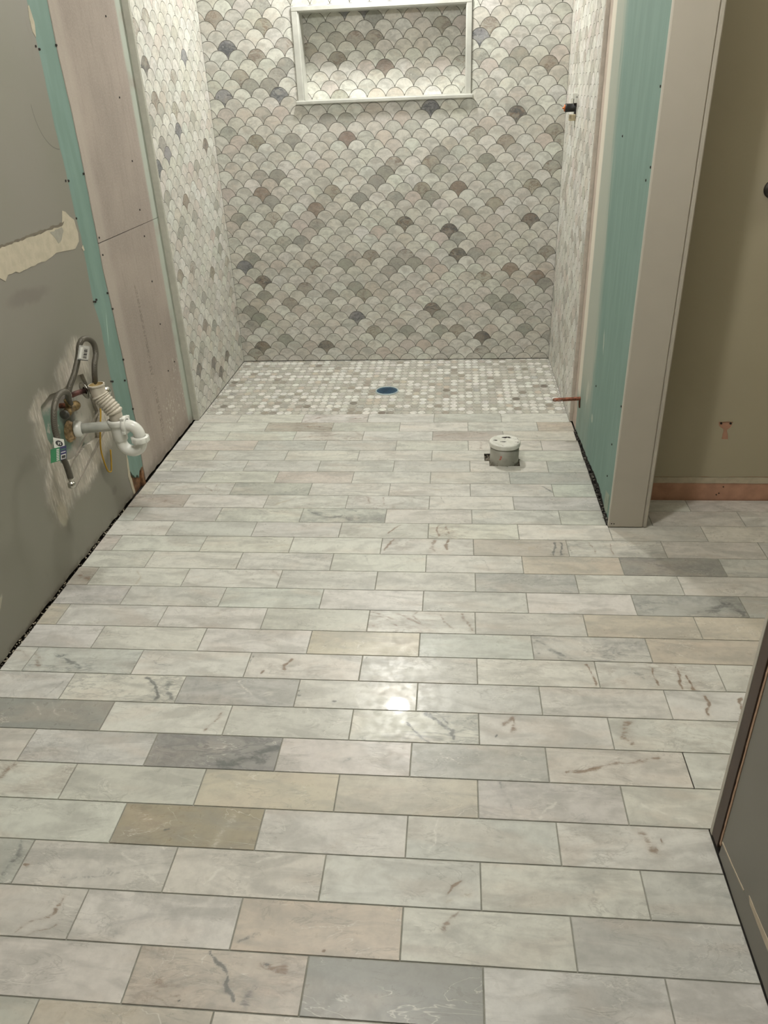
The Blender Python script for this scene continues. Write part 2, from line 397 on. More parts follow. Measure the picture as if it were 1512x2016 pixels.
# ---------------------------------------------------------------- tile geometry
def clip(poly, ax, val, keep_less):
    out = []; n = len(poly)
    for i in range(n):
        a, b = poly[i], poly[(i+1) % n]
        ia = (a[ax] <= val) == keep_less; ib = (b[ax] <= val) == keep_less
        if ia: out.append(a)
        if ia != ib:
            t = (val - a[ax])/(b[ax]-a[ax]); out.append((a[0]+(b[0]-a[0])*t, a[1]+(b[1]-a[1])*t))
    return out
def clip_rect(poly, r):
    for ax, val, less in ((0, r[0], False), (0, r[1], True), (1, r[2], False), (1, r[3], True)):
        poly = clip(poly, ax, val, less)
        if len(poly) < 3: return []
    q = [poly[0]]
    for a in poly[1:]:
        if math.hypot(a[0]-q[-1][0], a[1]-q[-1][1]) > 1e-5: q.append(a)
    while len(q) > 2 and math.hypot(q[0][0]-q[-1][0], q[0][1]-q[-1][1]) < 1e-5: q.pop()
    ar = sum(q[i][0]*q[(i+1) % len(q)][1] - q[(i+1) % len(q)][0]*q[i][1] for i in range(len(q)))/2
    return q if len(q) > 2 and ar > 4e-6 else []
def inset(q, d):
    n = len(q); out = []
    for i in range(n):
        a, b, c = q[i-1], q[i], q[(i+1) % n]
        e1 = (b[0]-a[0], b[1]-a[1]); e2 = (c[0]-b[0], c[1]-b[1])
        l1 = math.hypot(*e1) or 1; l2 = math.hypot(*e2) or 1
        n1 = (-e1[1]/l1, e1[0]/l1); n2 = (-e2[1]/l2, e2[0]/l2)
        m = (n1[0]+n2[0], n1[1]+n2[1]); l = math.hypot(*m)
        if l < 0.3: m = n1; k = 1
        else: m = (m[0]/l, m[1]/l); k = min(2.0, 1/max(0.35, m[0]*n1[0]+m[1]*n1[1]))
        out.append((b[0]+m[0]*d*k, b[1]+m[1]*d*k))
    return out
def put_tile(mb, q, to3, h, ch, tone, mk, mi=0, tilt=(0, 0), cut=False):
    """q is a counter-clockwise outline; h = height over the grout, ch = eased edge"""
    n = len(q)
    if cut:
        vs = [to3(u, v, -0.003) for u, v in q] + [to3(u, v, h) for u, v in q]
        fs = [(i, (i+1) % n, n+(i+1) % n, n+i) for i in range(n)]
        for a, b, c in tessellate_polygon([[Vector((u, v, 0)) for u, v in q]]):
            A, B_, C_ = q[a], q[b], q[c]
            if (B_[0]-A[0])*(C_[1]-A[1]) - (B_[1]-A[1])*(C_[0]-A[0]) < 0: b, c = c, b
            fs.append((n+a, n+b, n+c))
        mb.add(vs, fs, mi, tone, mk); return
    q2 = inset(q, ch)
    cx = sum(a[0] for a in q)/n; cy = sum(a[1] for a in q)/n
    vs = [to3(u, v, -0.003) for u, v in q] + [to3(u, v, h-ch*0.7) for u, v in q] + \
         [to3(u, v, h + tilt[0]*(u-cx) + tilt[1]*(v-cy)) for u, v in q2]
    fs = [(i, (i+1) % n, n+(i+1) % n, n+i) for i in range(n)] + [(n+i, n+(i+1) % n, 2*n+(i+1) % n, 2*n+i) for i in range(n)]
    fs.append(tuple(range(2*n, 3*n)))
    mb.add(vs, fs, mi, tone, mk)
def seg_dist(x, y, a, b):
    dx, dy = b[0]-a[0], b[1]-a[1]; L = dx*dx + dy*dy or 1e-9
    t = max(0, min(1, ((x-a[0])*dx + (y-a[1])*dy)/L)); return math.hypot(x-a[0]-dx*t, y-a[1]-dy*t)
def put_plank(mb, a, b, yc, ya, tone, mk, tilt, feats):
    """a plank with a fine top so that its own marks can be drawn on it"""
    put_tile(mb, [(a, yc), (b, yc), (b, ya), (a, ya)], lambda u, v, h: (u, v, h - 0.0012), 0.0012, 0.0006, tone, mk, 0, tilt)
    if not feats: return
    mb.f.pop(); mb.mi.pop(); mb.smooth.pop()
    c = 0.0006; x0, x1, y0, y1 = a+c, b-c, yc+c, ya-c; cx, cy = (a+b)/2, (yc+ya)/2
    nx = max(2, int((x1-x0)/0.003)); ny = max(2, int((y1-y0)/0.003)); vs = []; ft = []
    for j in range(ny+1):
        for i in range(nx+1):
            x = x0 + (x1-x0)*i/nx; y = y0 + (y1-y0)*j/ny; vs.append((x, y, tilt[0]*(x-cx) + tilt[1]*(y-cy)))
            f = [0, 0, 0, 0]
            n1 = mnoise.noise_vector((x*22, y*22, mk[2]*50)); n2 = mnoise.noise_vector((x*75, y*75, mk[2]*30 + 9))
            xx = x + n1.x*0.011 + n2.x*0.0035; yy = y + n1.y*0.011 + n2.y*0.0035
            wv = 0.75 + 0.75*mnoise.noise((x*45, y*45, 3.3))
            for kind, w, P in feats:
                d = min(seg_dist(xx, yy, P[k], P[k+1]) for k in range(len(P)-1)); big = w > 0.0085; w = max(w*(1.35 if big else 1.15), 0.0036)*wv
                g = math.exp(-(d/w)**2*0.9)
                ch, k_ = {'b': (0, .75), 'B': (0, 1.0), 'd': (1, .62), 'D': (1, 1.0), 'K': (1, 1.15), 'w': (2, .85), 't': (3, .8)}[kind]
                f[ch] = max(f[ch], g*k_*(0.74 if big else 1.0))
            ft.append(tuple(f))
    w_ = nx + 1
    mb.add(vs, [(j*w_+i, j*w_+i+1, (j+1)*w_+i+1, (j+1)*w_+i) for j in range(ny) for i in range(nx)], 0, tone, mk, False, ft)

# ---------------------------------------------------------------- floor: marble planks laid in running bond
PX, PY, GAP = 0.3068, 0.101862, 0.0014
OFF = [-0.0963, 0.0581, -0.0973, 0.0568, -0.0944, 0.0613, -0.0939, 0.0597, -0.0917, 0.0623, -0.0884, 0.0644, -0.0887, 0.0669, -0.0902, 0.0626, -0.0923, 0.0635, -0.0894, 0.0631, -0.0939, 0.0562, -0.0915, 0.0568, -0.0885, 0.0566, -0.087]
TILES={(0,-4):"g10",(0,-3):"w00",(0,-2):"w60",(0,-1):"w00",(0,0):"g20",(0,1):"w01",(1,-5):"w00",(1,-4):"w00",(1,-3):"r90",(1,-2):"g01",(1,-1):"w00",(1,0):"w02",(1,1):"t40",(2,-4):"w01",(2,-3):"w01",(2,-2):"w90",(2,-1):"w20",(2,0):"r60",(2,1):"p10",(3,-5):"w00",(3,-4):"p01",(3,-3):"g12",(3,-2):"g01",(3,-1):"w01",(3,0):"p60",(3,1):"p20",(4,-4):"p11",(4,-3):"g01",(4,-2):"w02",(4,-1):"w01",(4,0):"w01",(4,1):"w11",(5,-5):"w02",(5,-4):"w02",(5,-3):"g01",(5,-2):"w11",(5,-1):"g00",(5,0):"w00",(5,1):"g02",(6,-4):"g01",(6,-3):"w01",(6,-2):"p21",(6,-1):"w02",(6,0):"w22",(6,1):"h01",(7,-5):"w11",(7,-4):"w50",(7,-3):"h03",(7,-2):"w12",(7,-1):"w31",(7,0):"w12",(7,1):"g02",(8,-4):"r80",(8,-3):"w20",(8,-2):"w40",(8,-1):"w60",(8,0):"w02",(8,1):"g00",(9,-5):"g00",(9,-4):"g01",(9,-3):"w14",(9,-2):"g29",(9,-1):"w10",(9,0):"w03",(9,1):"g01",(10,-4):"w00",(10,-3):"g00",(10,-2):"g10",(10,-1):"g40",(10,0):"w61",(10,1):"W00",(10,2):"g00",(10,3):"p00",(11,-5):"p60",(11,-4):"w01",(11,-3):"w20",(11,-2):"w00",(11,-1):"w62",(11,0):"r31",(11,1):"w45",(11,2):"p01",(12,-4):"w01",(12,-3):"w00",(12,-2):"w02",(12,-1):"w01",(12,0):"w01",(12,1):"t20",(12,2):"D26",(12,3):"g04",(13,-5):"r60",(13,-4):"w20",(13,-3):"w30",(13,-2):"g01",(13,-1):"g01",(13,0):"h15",(13,1):"w12",(13,2):"p00",(14,-4):"g04",(14,-3):"g01",(14,-2):"g02",(14,-1):"w01",(14,0):"g01",(14,1):"w00",(14,2):"h07",(14,3):"h00",(15,-5):"t10",(15,-4):"w10",(15,-3):"w30",(15,-2):"g01",(15,-1):"w90",(15,0):"g00",(15,1):"t10",(15,2):"t00",(16,-4):"w00",(16,-3):"w00",(16,-2):"w02",(16,-1):"t10",(16,0):"g00",(16,1):"g08",(16,2):"t10",(17,-5):"w20",(17,-4):"g27",(17,-3):"w10",(17,-2):"w51",(17,-1):"g02",(17,0):"w20",(17,1):"w70",(17,2):"w10",(18,-4):"w12",(18,-3):"w06",(18,-2):"h13",(18,-1):"w11",(18,0):"g01",(18,1):"w01",(18,2):"w00",(19,-4):"D02",(19,-3):"w10",(19,-2):"g00",(19,-1):"w08",(19,0):"w20",(19,1):"w41",(20,-4):"p00",(20,-3):"w02",(20,-2):"D07",(20,-1):"p10",(20,0):"h01",(20,1):"p30",(20,2):"w00",(21,-4):"w50",(21,-3):"g00",(21,-2):"t10",(21,-1):"t10",(21,0):"g03",(21,1):"w00",(22,-3):"w00",(22,-2):"B30",(22,-1):"w21",(22,0):"g01",(22,1):"w30",(23,-4):"h10",(23,-3):"w02",(23,-2):"p01",(23,-1):"w20",(23,0):"w21",(23,1):"g01",(24,-3):"p20",(24,-2):"w03",(24,-1):"s10",(24,0):"w22",(24,1):"g02",(25,-3):"p00",(25,-2):"t53",(25,-1):"D01",(25,0):"w11",(25,1):"w10",(26,-3):"h00",(26,-2):"t30",(26,-1):"p00",(26,0):"g00",(26,1):"w00"}
FEATS=[(0,-2,'b',0.006,[(-0.688,-0.09),(-0.644,-0.041),(-0.61,-0.022)]),(0,-2,'b',0.008,[(-0.485,-0.061),(-0.411,-0.043)]),(1,-3,'b',0.004,[(-0.844,-0.125),(-0.686,-0.144),(-0.553,-0.168)]),(1,-3,'b',0.004,[(-0.827,-0.15),(-0.585,-0.186)]),(2,-2,'b',0.004,[(-0.701,-0.276),(-0.575,-0.254),(-0.464,-0.226),(-0.413,-0.238)]),(2,-2,'b',0.003,[(-0.681,-0.299),(-0.568,-0.299)]),(2,-1,'t',0.003,[(-0.359,-0.255),(-0.278,-0.283),(-0.237,-0.293)]),(2,0,'b',0.006,[(-0.083,-0.255),(-0.024,-0.239),(0.143,-0.222)]),(3,0,'b',0.008,[(0.111,-0.331),(0.103,-0.393)]),(3,0,'t',0.012,[(0.297,-0.373),(0.356,-0.347)]),(5,-4,'d',0.003,[(-0.981,-0.523),(-0.927,-0.576),(-0.872,-0.542)]),(7,-4,'b',0.005,[(-0.982,-0.731),(-0.957,-0.766),(-0.935,-0.799)]),(7,-4,'b',0.005,[(-0.927,-0.731),(-0.929,-0.795)]),(7,-4,'d',0.005,[(-1.157,-0.733),(-1.147,-0.798)]),(7,-1,'t',0.004,[(-0.145,-0.747),(0.001,-0.779)]),(7,0,'D',0.006,[(0.326,-0.733),(0.351,-0.766),(0.37,-0.802)]),(8,-4,'b',0.02,[(-1.15,-0.856),(-1.022,-0.883)]),(8,-2,'t',0.008,[(-0.659,-0.889),(-0.602,-0.832)]),(8,-1,'B',0.009,[(-0.328,-0.828),(-0.311,-0.879)]),(8,-1,'b',0.004,[(-0.27,-0.827),(-0.255,-0.898)]),(8,0,'d',0.004,[(-0.052,-0.824),(-0.036,-0.867)]),(9,-3,'d',0.004,[(-0.858,-0.973),(-0.77,-0.949),(-0.679,-0.928)]),(9,-3,'d',0.004,[(-0.732,-0.948),(-0.602,-0.931)]),(9,-2,'D',0.012,[(-0.531,-0.929),(-0.503,-0.959),(-0.444,-0.984),(-0.395,-0.965),(-0.373,-0.994)]),(9,0,'d',0.003,[(0.317,-0.922),(0.357,-0.965)]),(10,-1,'B',0.006,[(-0.185,-1.029),(-0.225,-1.089)]),(10,0,'B',0.007,[(-0.051,-1.034),(-0.055,-1.099)]),(10,0,'b',0.006,[(-0.025,-1.033),(-0.015,-1.085)]),(11,-1,'B',0.006,[(-0.205,-1.122),(-0.23,-1.197)]),(11,-1,'B',0.009,[(-0.067,-1.119),(-0.068,-1.197)]),(11,-1,'B',0.006,[(-0.019,-1.125),(-0.021,-1.195)]),(11,-3,'t',0.015,[(-0.657,-1.185),(-0.552,-1.17)]),(11,0,'t',0.028,[(0.179,-1.146),(0.26,-1.176)]),(11,0,'D',0.006,[(0.329,-1.139),(0.327,-1.211)]),(11,0,'D',0.006,[(0.352,-1.142),(0.351,-1.211)]),(11,1,'d',0.004,[(0.374,-1.142),(0.373,-1.21)]),(11,1,'b',0.006,[(0.445,-1.137),(0.46,-1.202)]),(11,1,'b',0.004,[(0.51,-1.141),(0.516,-1.2)]),(12,-1,'d',0.004,[(-0.292,-1.233),(-0.27,-1.281)]),(12,0,'d',0.004,[(0.092,-1.245),(0.11,-1.3)]),(12,1,'t',0.016,[(0.3,-1.26),(0.407,-1.292)]),(12,2,'d',0.014,[(0.586,-1.252),(0.688,-1.278),(0.79,-1.295)]),(12,3,'d',0.004,[(0.832,-1.308),(0.932,-1.322)]),(13,-5,'B',0.016,[(-1.201,-1.372),(-1.166,-1.395)]),(13,-3,'B',0.012,[(-0.581,-1.334),(-0.555,-1.357)]),(13,-4,'t',0.006,[(-1.019,-1.347),(-0.997,-1.418)]),(13,0,'d',0.02,[(0.09,-1.335),(0.166,-1.377),(0.259,-1.361)]),(13,1,'b',0.003,[(0.513,-1.348),(0.541,-1.419)]),(14,-4,'d',0.018,[(-1.148,-1.472),(-1.099,-1.49)]),(14,-2,'w',0.01,[(-0.593,-1.494),(-0.564,-1.485),(-0.542,-1.479)]),(14,-2,'d',0.009,[(-0.598,-1.476),(-0.561,-1.464)]),(14,0,'d',0.009,[(0.034,-1.44),(0.063,-1.485)]),(14,2,'D',0.018,[(0.733,-1.5),(0.785,-1.466),(0.818,-1.518)]),(15,-1,'b',0.005,[(-0.234,-1.535),(-0.179,-1.572),(-0.104,-1.612)]),(15,-1,'b',0.005,[(-0.217,-1.559),(-0.147,-1.609)]),(15,-1,'b',0.005,[(-0.107,-1.538),(-0.118,-1.558),(-0.091,-1.579)]),(15,-1,'b',0.005,[(-0.033,-1.548),(-0.003,-1.608)]),(15,-1,'b',0.007,[(0.023,-1.541),(0.054,-1.611)]),(15,-1,'B',0.009,[(-0.231,-1.607),(-0.216,-1.611)]),(15,-1,'b',0.005,[(-0.174,-1.538),(-0.09,-1.593)]),(15,-3,'t',0.012,[(-0.723,-1.615),(-0.694,-1.556)]),(16,-2,'d',0.01,[(-0.527,-1.684),(-0.477,-1.644)]),(16,-1,'t',0.018,[(-0.389,-1.65),(-0.356,-1.675)]),(16,1,'D',0.011,[(0.222,-1.649),(0.258,-1.678),(0.3,-1.716)]),(16,1,'d',0.008,[(0.217,-1.66),(0.225,-1.709)]),(17,-4,'D',0.012,[(-1.085,-1.767),(-1.052,-1.785),(-1.005,-1.808)]),(17,-4,'B',0.01,[(-1.165,-1.755),(-1.122,-1.805)]),(17,-3,'d',0.004,[(-0.882,-1.748),(-0.796,-1.793),(-0.749,-1.796)]),(17,-2,'B',0.007,[(-0.434,-1.754),(-0.453,-1.786),(-0.442,-1.805)]),(17,-2,'B',0.004,[(-0.498,-1.8),(-0.504,-1.81)]),(17,-2,'d',0.004,[(-0.545,-1.744),(-0.542,-1.801)]),(17,-1,'d',0.004,[(-0.224,-1.735),(-0.239,-1.773)]),(17,0,'B',0.005,[(0.343,-1.741),(0.357,-1.778),(0.365,-1.821)]),(17,1,'B',0.006,[(0.51,-1.75),(0.52,-1.818)]),(17,1,'B',0.006,[(0.572,-1.747),(0.574,-1.825)]),(17,1,'B',0.006,[(0.594,-1.781),(0.6,-1.833)]),(17,-5,'b',0.004,[(-1.242,-1.745),(-1.172,-1.764)]),(17,1,'d',0.022,[(0.456,-1.764),(0.497,-1.81)]),(18,-3,'D',0.008,[(-0.812,-1.843),(-0.775,-1.874),(-0.752,-1.922)]),(18,-3,'D',0.013,[(-0.745,-1.858),(-0.722,-1.917)]),(18,-2,'w',0.005,[(-0.558,-1.848),(-0.51,-1.904)]),(18,-2,'d',0.01,[(-0.665,-1.854),(-0.663,-1.911)]),(18,-2,'d',0.01,[(-0.611,-1.852),(-0.597,-1.923)]),(18,-1,'D',0.003,[(-0.388,-1.873),(-0.384,-1.874)]),(18,-1,'D',0.003,[(-0.328,-1.898),(-0.321,-1.899)]),(18,-1,'D',0.003,[(-0.3,-1.913),(-0.29,-1.916)]),(18,-1,'D',0.003,[(-0.389,-1.886),(-0.382,-1.891)]),(18,-1,'w',0.003,[(-0.229,-1.851),(-0.242,-1.889),(-0.234,-1.928)]),(18,2,'B',0.007,[(0.622,-1.852),(0.614,-1.923)]),(18,2,'B',0.006,[(0.701,-1.85),(0.685,-1.92)]),(18,-4,'d',0.003,[(-1.033,-1.87),(-1.046,-1.924)]),(19,-4,'w',0.003,[(-1.021,-1.953),(-0.985,-1.994)]),(19,-4,'w',0.003,[(-1.069,-1.951),(-1.028,-1.992)]),(19,-1,'D',0.007,[(-0.068,-1.939),(-0.031,-1.975),(-0.001,-1.998),(0.005,-2.027)]),(19,-1,'D',0.005,[(-0.111,-1.97),(-0.085,-2.01),(-0.056,-2.033)]),(19,-1,'D',0.004,[(-0.051,-1.94),(-0.013,-1.974)]),(19,-3,'b',0.005,[(-0.567,-1.961),(-0.599,-2.027)]),(19,0,'b',0.008,[(0.12,-1.968),(0.148,-1.95),(0.14,-1.992)]),(19,0,'D',0.003,[(0.098,-2.013),(0.103,-2.006)]),(19,1,'B',0.012,[(0.419,-1.954),(0.395,-1.992),(0.414,-2.013)]),(19,-4,'d',0.02,[(-0.947,-1.966),(-0.876,-2.006)]),(20,-2,'K',0.022,[(-0.407,-2.063),(-0.457,-2.099),(-0.522,-2.125)]),(20,-1,'d',0.006,[(-0.234,-2.094),(-0.257,-2.104)]),(20,1,'b',0.008,[(0.258,-2.107),(0.351,-2.081),(0.466,-2.059)]),(21,-4,'B',0.014,[(-1.025,-2.188),(-1.01,-2.151)]),(21,0,'w',0.006,[(0.182,-2.232),(0.221,-2.192)]),(21,1,'w',0.006,[(0.398,-2.185),(0.504,-2.237)]),(21,0,'d',0.004,[(0.106,-2.139),(0.128,-2.222)]),(22,-2,'D',0.004,[(-0.597,-2.305),(-0.582,-2.302)]),(22,-2,'w',0.012,[(-0.485,-2.328),(-0.457,-2.261)]),(22,-1,'t',0.01,[(-0.156,-2.276),(-0.246,-2.32)]),(22,0,'w',0.004,[(-0.031,-2.249),(-0.047,-2.325)]),(22,1,'B',0.011,[(0.384,-2.256),(0.4,-2.302)]),(22,1,'B',0.004,[(0.419,-2.268),(0.421,-2.28)]),(22,-2,'t',0.02,[(-0.691,-2.28),(-0.622,-2.314)]),(23,-4,'D',0.011,[(-0.892,-2.351),(-0.887,-2.418)]),(23,-3,'B',0.005,[(-0.855,-2.398),(-0.846,-2.398)]),(23,-3,'d',0.012,[(-0.762,-2.429),(-0.662,-2.406),(-0.601,-2.386)]),(23,-3,'w',0.004,[(-0.668,-2.365),(-0.567,-2.424)]),(23,-2,'w',0.004,[(-0.482,-2.416),(-0.451,-2.382)]),(23,-2,'w',0.005,[(-0.387,-2.369),(-0.335,-2.348)]),(23,-1,'B',0.005,[(-0.008,-2.411),(0.016,-2.387)]),(23,-1,'t',0.009,[(-0.003,-2.427),(0.04,-2.412)]),(23,0,'d',0.014,[(0.231,-2.402),(0.283,-2.368)]),(24,-3,'b',0.005,[(-0.806,-2.533),(-0.753,-2.5),(-0.744,-2.46)]),(24,-3,'b',0.004,[(-0.787,-2.551),(-0.734,-2.519)]),(24,-2,'d',0.01,[(-0.605,-2.523),(-0.583,-2.502)]),(24,-2,'d',0.014,[(-0.435,-2.493),(-0.425,-2.475)]),(24,-1,'B',0.003,[(-0.226,-2.537),(-0.223,-2.535)]),(24,0,'b',0.008,[(-0.011,-2.486),(0.014,-2.446)]),(24,1,'w',0.005,[(0.438,-2.457),(0.475,-2.445)]),(24,-1,'d',0.008,[(-0.383,-2.526),(-0.357,-2.515)]),(25,-2,'D',0.005,[(-0.433,-2.55),(-0.394,-2.59),(-0.362,-2.626)]),(25,-2,'D',0.014,[(-0.347,-2.631),(-0.333,-2.616)]),(25,-2,'b',0.026,[(-0.51,-2.623),(-0.468,-2.627)]),(25,-2,'D',0.004,[(-0.46,-2.64),(-0.459,-2.637)]),(25,-2,'B',0.012,[(-0.331,-2.569),(-0.289,-2.575)]),(26,-2,'t',0.022,[(-0.706,-2.671),(-0.54,-2.661)]),(25,-2,'D',0.004,[(-0.327,-2.568),(-0.325,-2.565)])]
TONES = {'w': (212, 211, 202), 'W': (222, 220, 210), 'g': (202, 202, 193), 'h': (188, 189, 180), 'D': (158, 159, 151), 't': (200, 193, 177),
         's': (203, 193, 176), 'p': (209, 204, 195), 'r': (192, 185, 174), 'B': (166, 155, 134)}
rnd = random.Random(11)
FT = {}
for r_, k_, kd_, w_, P_ in FEATS: FT.setdefault((r_, k_), []).append((kd_, w_, P_))
fl = MB()
FX0, FX1, AX = -1.226, 0.5195, 1.95
for j in range(41):
    yt = -j*PY - GAP; yb = -(j+1)*PY + GAP
    o = OFF[j] if j < len(OFF) else (-0.09 if j % 2 == 0 else 0.06)
    xl = FX0 + rnd.uniform(-0.002, 0.003)
    spans = [(xl, AX if 10 <= j <= 21 else FX1, yt, yb)]
    if j == 8: spans.append((0.655, AX, -0.834, yb))
    if j == 9: spans.append((0.655, AX, yt, yb))
    for x0, x1, ya, yc in spans:
        for k in range(-8, 10):
            a = max(x0, o + k*PX + GAP); b = min(x1, o + (k+1)*PX - GAP)
            if b - a < 0.012: continue
            code = TILES.get((j, k)) or (rnd.choice('wwwgggphtw') + str(rnd.choice([0, 1, 2, 0, 3, 0])) + str(rnd.choice([0, 1, 2, 0, 2, 4])))
            tone = srgb_jit(TONES[code[0]], 3, rnd)
            f_ = 0.5 if (j, k) in FT else 0.9
            mk = (int(code[1])/9*f_, int(code[2])/9*f_, ((j*13 + k*29) % 97)/97 + 0.003, 1)
            q = [(a, yc), (b, yc), (b, ya), (a, ya)]
            tl = (rnd.uniform(-1, 1)*0.0012, rnd.uniform(-1, 1)*0.003)
            polys = [q]
            if j in (4, 5):        # cut out around the pipe stub
                hs = ((0.121, 0.146, -0.510, -0.436), (0.1395, 0.2605, -0.556, -0.446))
                for h in hs:
                    nxt = []
                    for pl in polys:
                        nxt += [c for c in (clip_rect(pl, (-9, h[0], -9, 9)), clip_rect(pl, (h[1], 9, -9, 9)),
                                            clip_rect(pl, (h[0], h[1], -9, h[2])), clip_rect(pl, (h[0], h[1], h[3], 9))) if c]
                    polys = nxt
            if len(polys) == 1: put_plank(fl, a, b, yc, ya, tone, mk, tl, FT.get((j, k)))
            else:
                for pl in polys: put_tile(fl, pl, lambda u, v, h: (u, v, h - 0.0012), 0.0012, 0.0006, tone, mk)
# grout bed and dark screed under it
G = MB()
def bed(x0, x1, y0, y1, z, mi): fl.add([(x0, y0, z), (x1, y0, z), (x1, y1, z), (x0, y1, z)], [(0, 1, 2, 3)], mi)
for x0, x1, y0, y1 in ((-1.225, .5205, -4.2, -.556), (-1.225, .119, -.556, -.434), (.262, .516, -.556, -.434), (-1.225, .516, -.434, -.0), (.119, .138, -.556, -.512),
                       (.516, 1.95, -2.24, -1.033), (.655, 1.95, -1.033, -.834)):
    bed(x0, x1, y0, y1, -0.0018, 1)
fl.box((-1.40, -4.3, -0.12), (2.1, 0.95, -0.014), 2)
structure(fl.build('floor', [M_FLOOR, M_GROUT, M_SUB], attrs=True))

# shower floor: small eight-sided marble mosaic with dots
hx = MB(); HP, HQ = 0.0376, 0.0436
DR = (-0.345, 0.321)
def slope(x, y): return -0.005*max(0.0, 1 - math.hypot((x-DR[0])/0.9, (y-DR[1])/0.45))
HT = [(232, 231, 223)]*9 + [(204, 202, 192)]*5 + [(184, 181, 170)]*4 + [(200, 190, 174)]*1 + [(160, 152, 138)]
HTd = HT[9:] + [(150, 142, 128), (118, 110, 98)]
for i in range(-33, 24):
    for k in range(0, 19):
        cx = -0.345 + i*HP; cy = 0.020 + k*HQ
        if math.hypot(cx-DR[0], cy-DR[1]) < 0.064: continue
        a, b, c = HP/2-0.0016, HQ/2-0.0018, 0.0110
        q = [(cx-a+c, cy-b), (cx+a-c, cy-b), (cx+a, cy-b+c*1.2), (cx+a, cy+b-c*1.2), (cx+a-c, cy+b), (cx-a+c, cy+b), (cx-a, cy+b-c*1.2), (cx-a, cy-b+c*1.2)]
        q = clip_rect(q, (-1.206, 0.511, 0.001, 0.802))
        if not q: continue
        pr = 0.55 if k < 5 else 0.18
        tn = rnd.choice(HTd if rnd.random() < pr*0.6 else HT)
        put_tile(hx, q, lambda u, v, h: (u, v, h + slope(cx, cy) - 0.0008), 0.0008, 0.0005, srgb_jit(tn, 6, rnd), (rnd.choice([0, 0, .3, .6]) if rnd.random() < .5 else 0, rnd.choice([0, 0, 0, .2, .7]) if rnd.random() < .3 else 0, rnd.random(), 1))
        dx, dy, s_ = cx+HP/2, cy+HQ/2, 0.0045
        q = clip_rect([(dx, dy-s_), (dx+s_, dy), (dx, dy+s_), (dx-s_, dy)], (-1.206, 0.511, 0.001, 0.802))
        if q: put_tile(hx, q, lambda u, v, h: (u, v, h + slope(dx, dy) - 0.0008), 0.0008, 0.0003, srgb_jit((205, 203, 192), 5, rnd), (0, 0, rnd.random(), 1))
gs = 24
vs = [(-1.208 + 1.722*i/gs, 0.0 + 0.803*j/gs) for j in range(gs+1) for i in range(gs+1)]
hx.add([(x, y, -0.0014 + slope(x, y)) for x, y in vs], [(j*(gs+1)+i, j*(gs+1)+i+1, (j+1)*(gs+1)+i+1, (j+1)*(gs+1)+i) for j in range(gs) for i in range(gs)], 1)
o = hx.build('shower_floor', [M_HEX, M_GROUT_H], attrs=True); structure(o)

# ---------------------------------------------------------------- scallop mosaic
SW, SR = 0.0913, 0.0401
def scallop_outline(cx, zp, g=0.0012):
    """one fan, already drawn in by half a grout joint; counter-clockwise"""
    a = SW/2; f = lambda u: max(0.0, 1 - abs(u)**2.3)**0.72; q = []
    us = [1, .985, .95, .9, .82, .7, .55, .38, .2, 0]
    for u in us + [-u for u in us[-2::-1]]: q.append((cx + (a-g)*u, zp - SR + (SR-g)*f(u)))
    side = []
    for u in (.07, .22, .38, .54, .68, .80, .88, .93, .96, .98):
        x = cx - a + (a+g)*u
        if x > cx - .0009: break
        side.append((x, zp - 2*SR + (SR+g)*f(u)))
    q += side; q.append((cx, side[-1][1] - .0022))
    q += [(2*cx - x, z) for x, z in side[::-1]]
    return q
SC = {'d': ((168, 167, 156), .1, .3), 'm': ((172, 166, 152), .75, .3), 'b': ((158, 145, 132), .5, .3), 'k': ((142, 136, 124), .9, .9), 'K': ((146, 146, 148), .0, .95)}
def scallops(mb, to3, u0, u1, z0, z1, ue, uo, zb, marks=(), hole=None, seed=1, dark=0.07):
    r = random.Random(seed); near = {}
    def cell(row, k): return (ue if row % 2 == 0 else uo) + k*SW, zb + row*SR
    for (mu, mz, c) in marks:
        best = None
        row0 = int(round((mz + 0.028 - zb)/SR))
        for row in (row0-1, row0, row0+1):
            for k in range(-30, 30):
                cx, zp = cell(row, k); dd = math.hypot(cx-mu, zp-0.028-mz)
                if best is None or dd < best[0]: best = (dd, row, k)
        near[best[1:]] = c
    for row in range(0, int((z1-zb)/SR)+3):
        for k in range(-30, 30):
            cx, zp = cell(row, k)
            if cx + SW/2 < u0 or cx - SW/2 > u1 or zp - 2*SR > z1: continue
            q = scallop_outline(cx, zp)
            regs = [(u0, u1, z0, z1)]
            if hole:
                h = hole; regs = [(u0, h[0], z0, z1), (h[1], u1, z0, z1), (h[0], h[1], z0, h[2]), (h[0], h[1], h[3], z1)] \
                    if (cx+SW/2 > h[0] and cx-SW/2 < h[1] and zp > h[2] and zp-2*SR < h[3]) else regs
            c = near.get((row, k)); x = r.random()
            if c: tn, b, d = SC[c]
            elif x < dark*0.5: tn, b, d = (192, 189, 177), .8, .2
            elif x < dark: tn, b, d = (182, 181, 170), .2, .35
            elif x < dark + 0.10: tn, b, d = (205, 197, 187), .1, 0
            elif x < dark + 0.30: tn, b, d = (207, 206, 196), .15, .08
            elif x < dark + 0.62: tn, b, d = (210, 208, 198), .06, .04
            else: tn, b, d = (218, 217, 208), 0, .02
            tone = srgb_jit(tn, 5, r); mk = (b, d, r.random(), 1)
            for rg in regs:
                p = clip_rect(q, (rg[0]+.0006, rg[1]-.0006, rg[2]+.0006, rg[3]-.0006))
                if p: put_tile(mb, p, to3, 0.0007, 0.0003, tone, mk, cut=len(p) != len(q) or any(p[i] not in q for i in (0, len(p)//2, len(p)-1)))

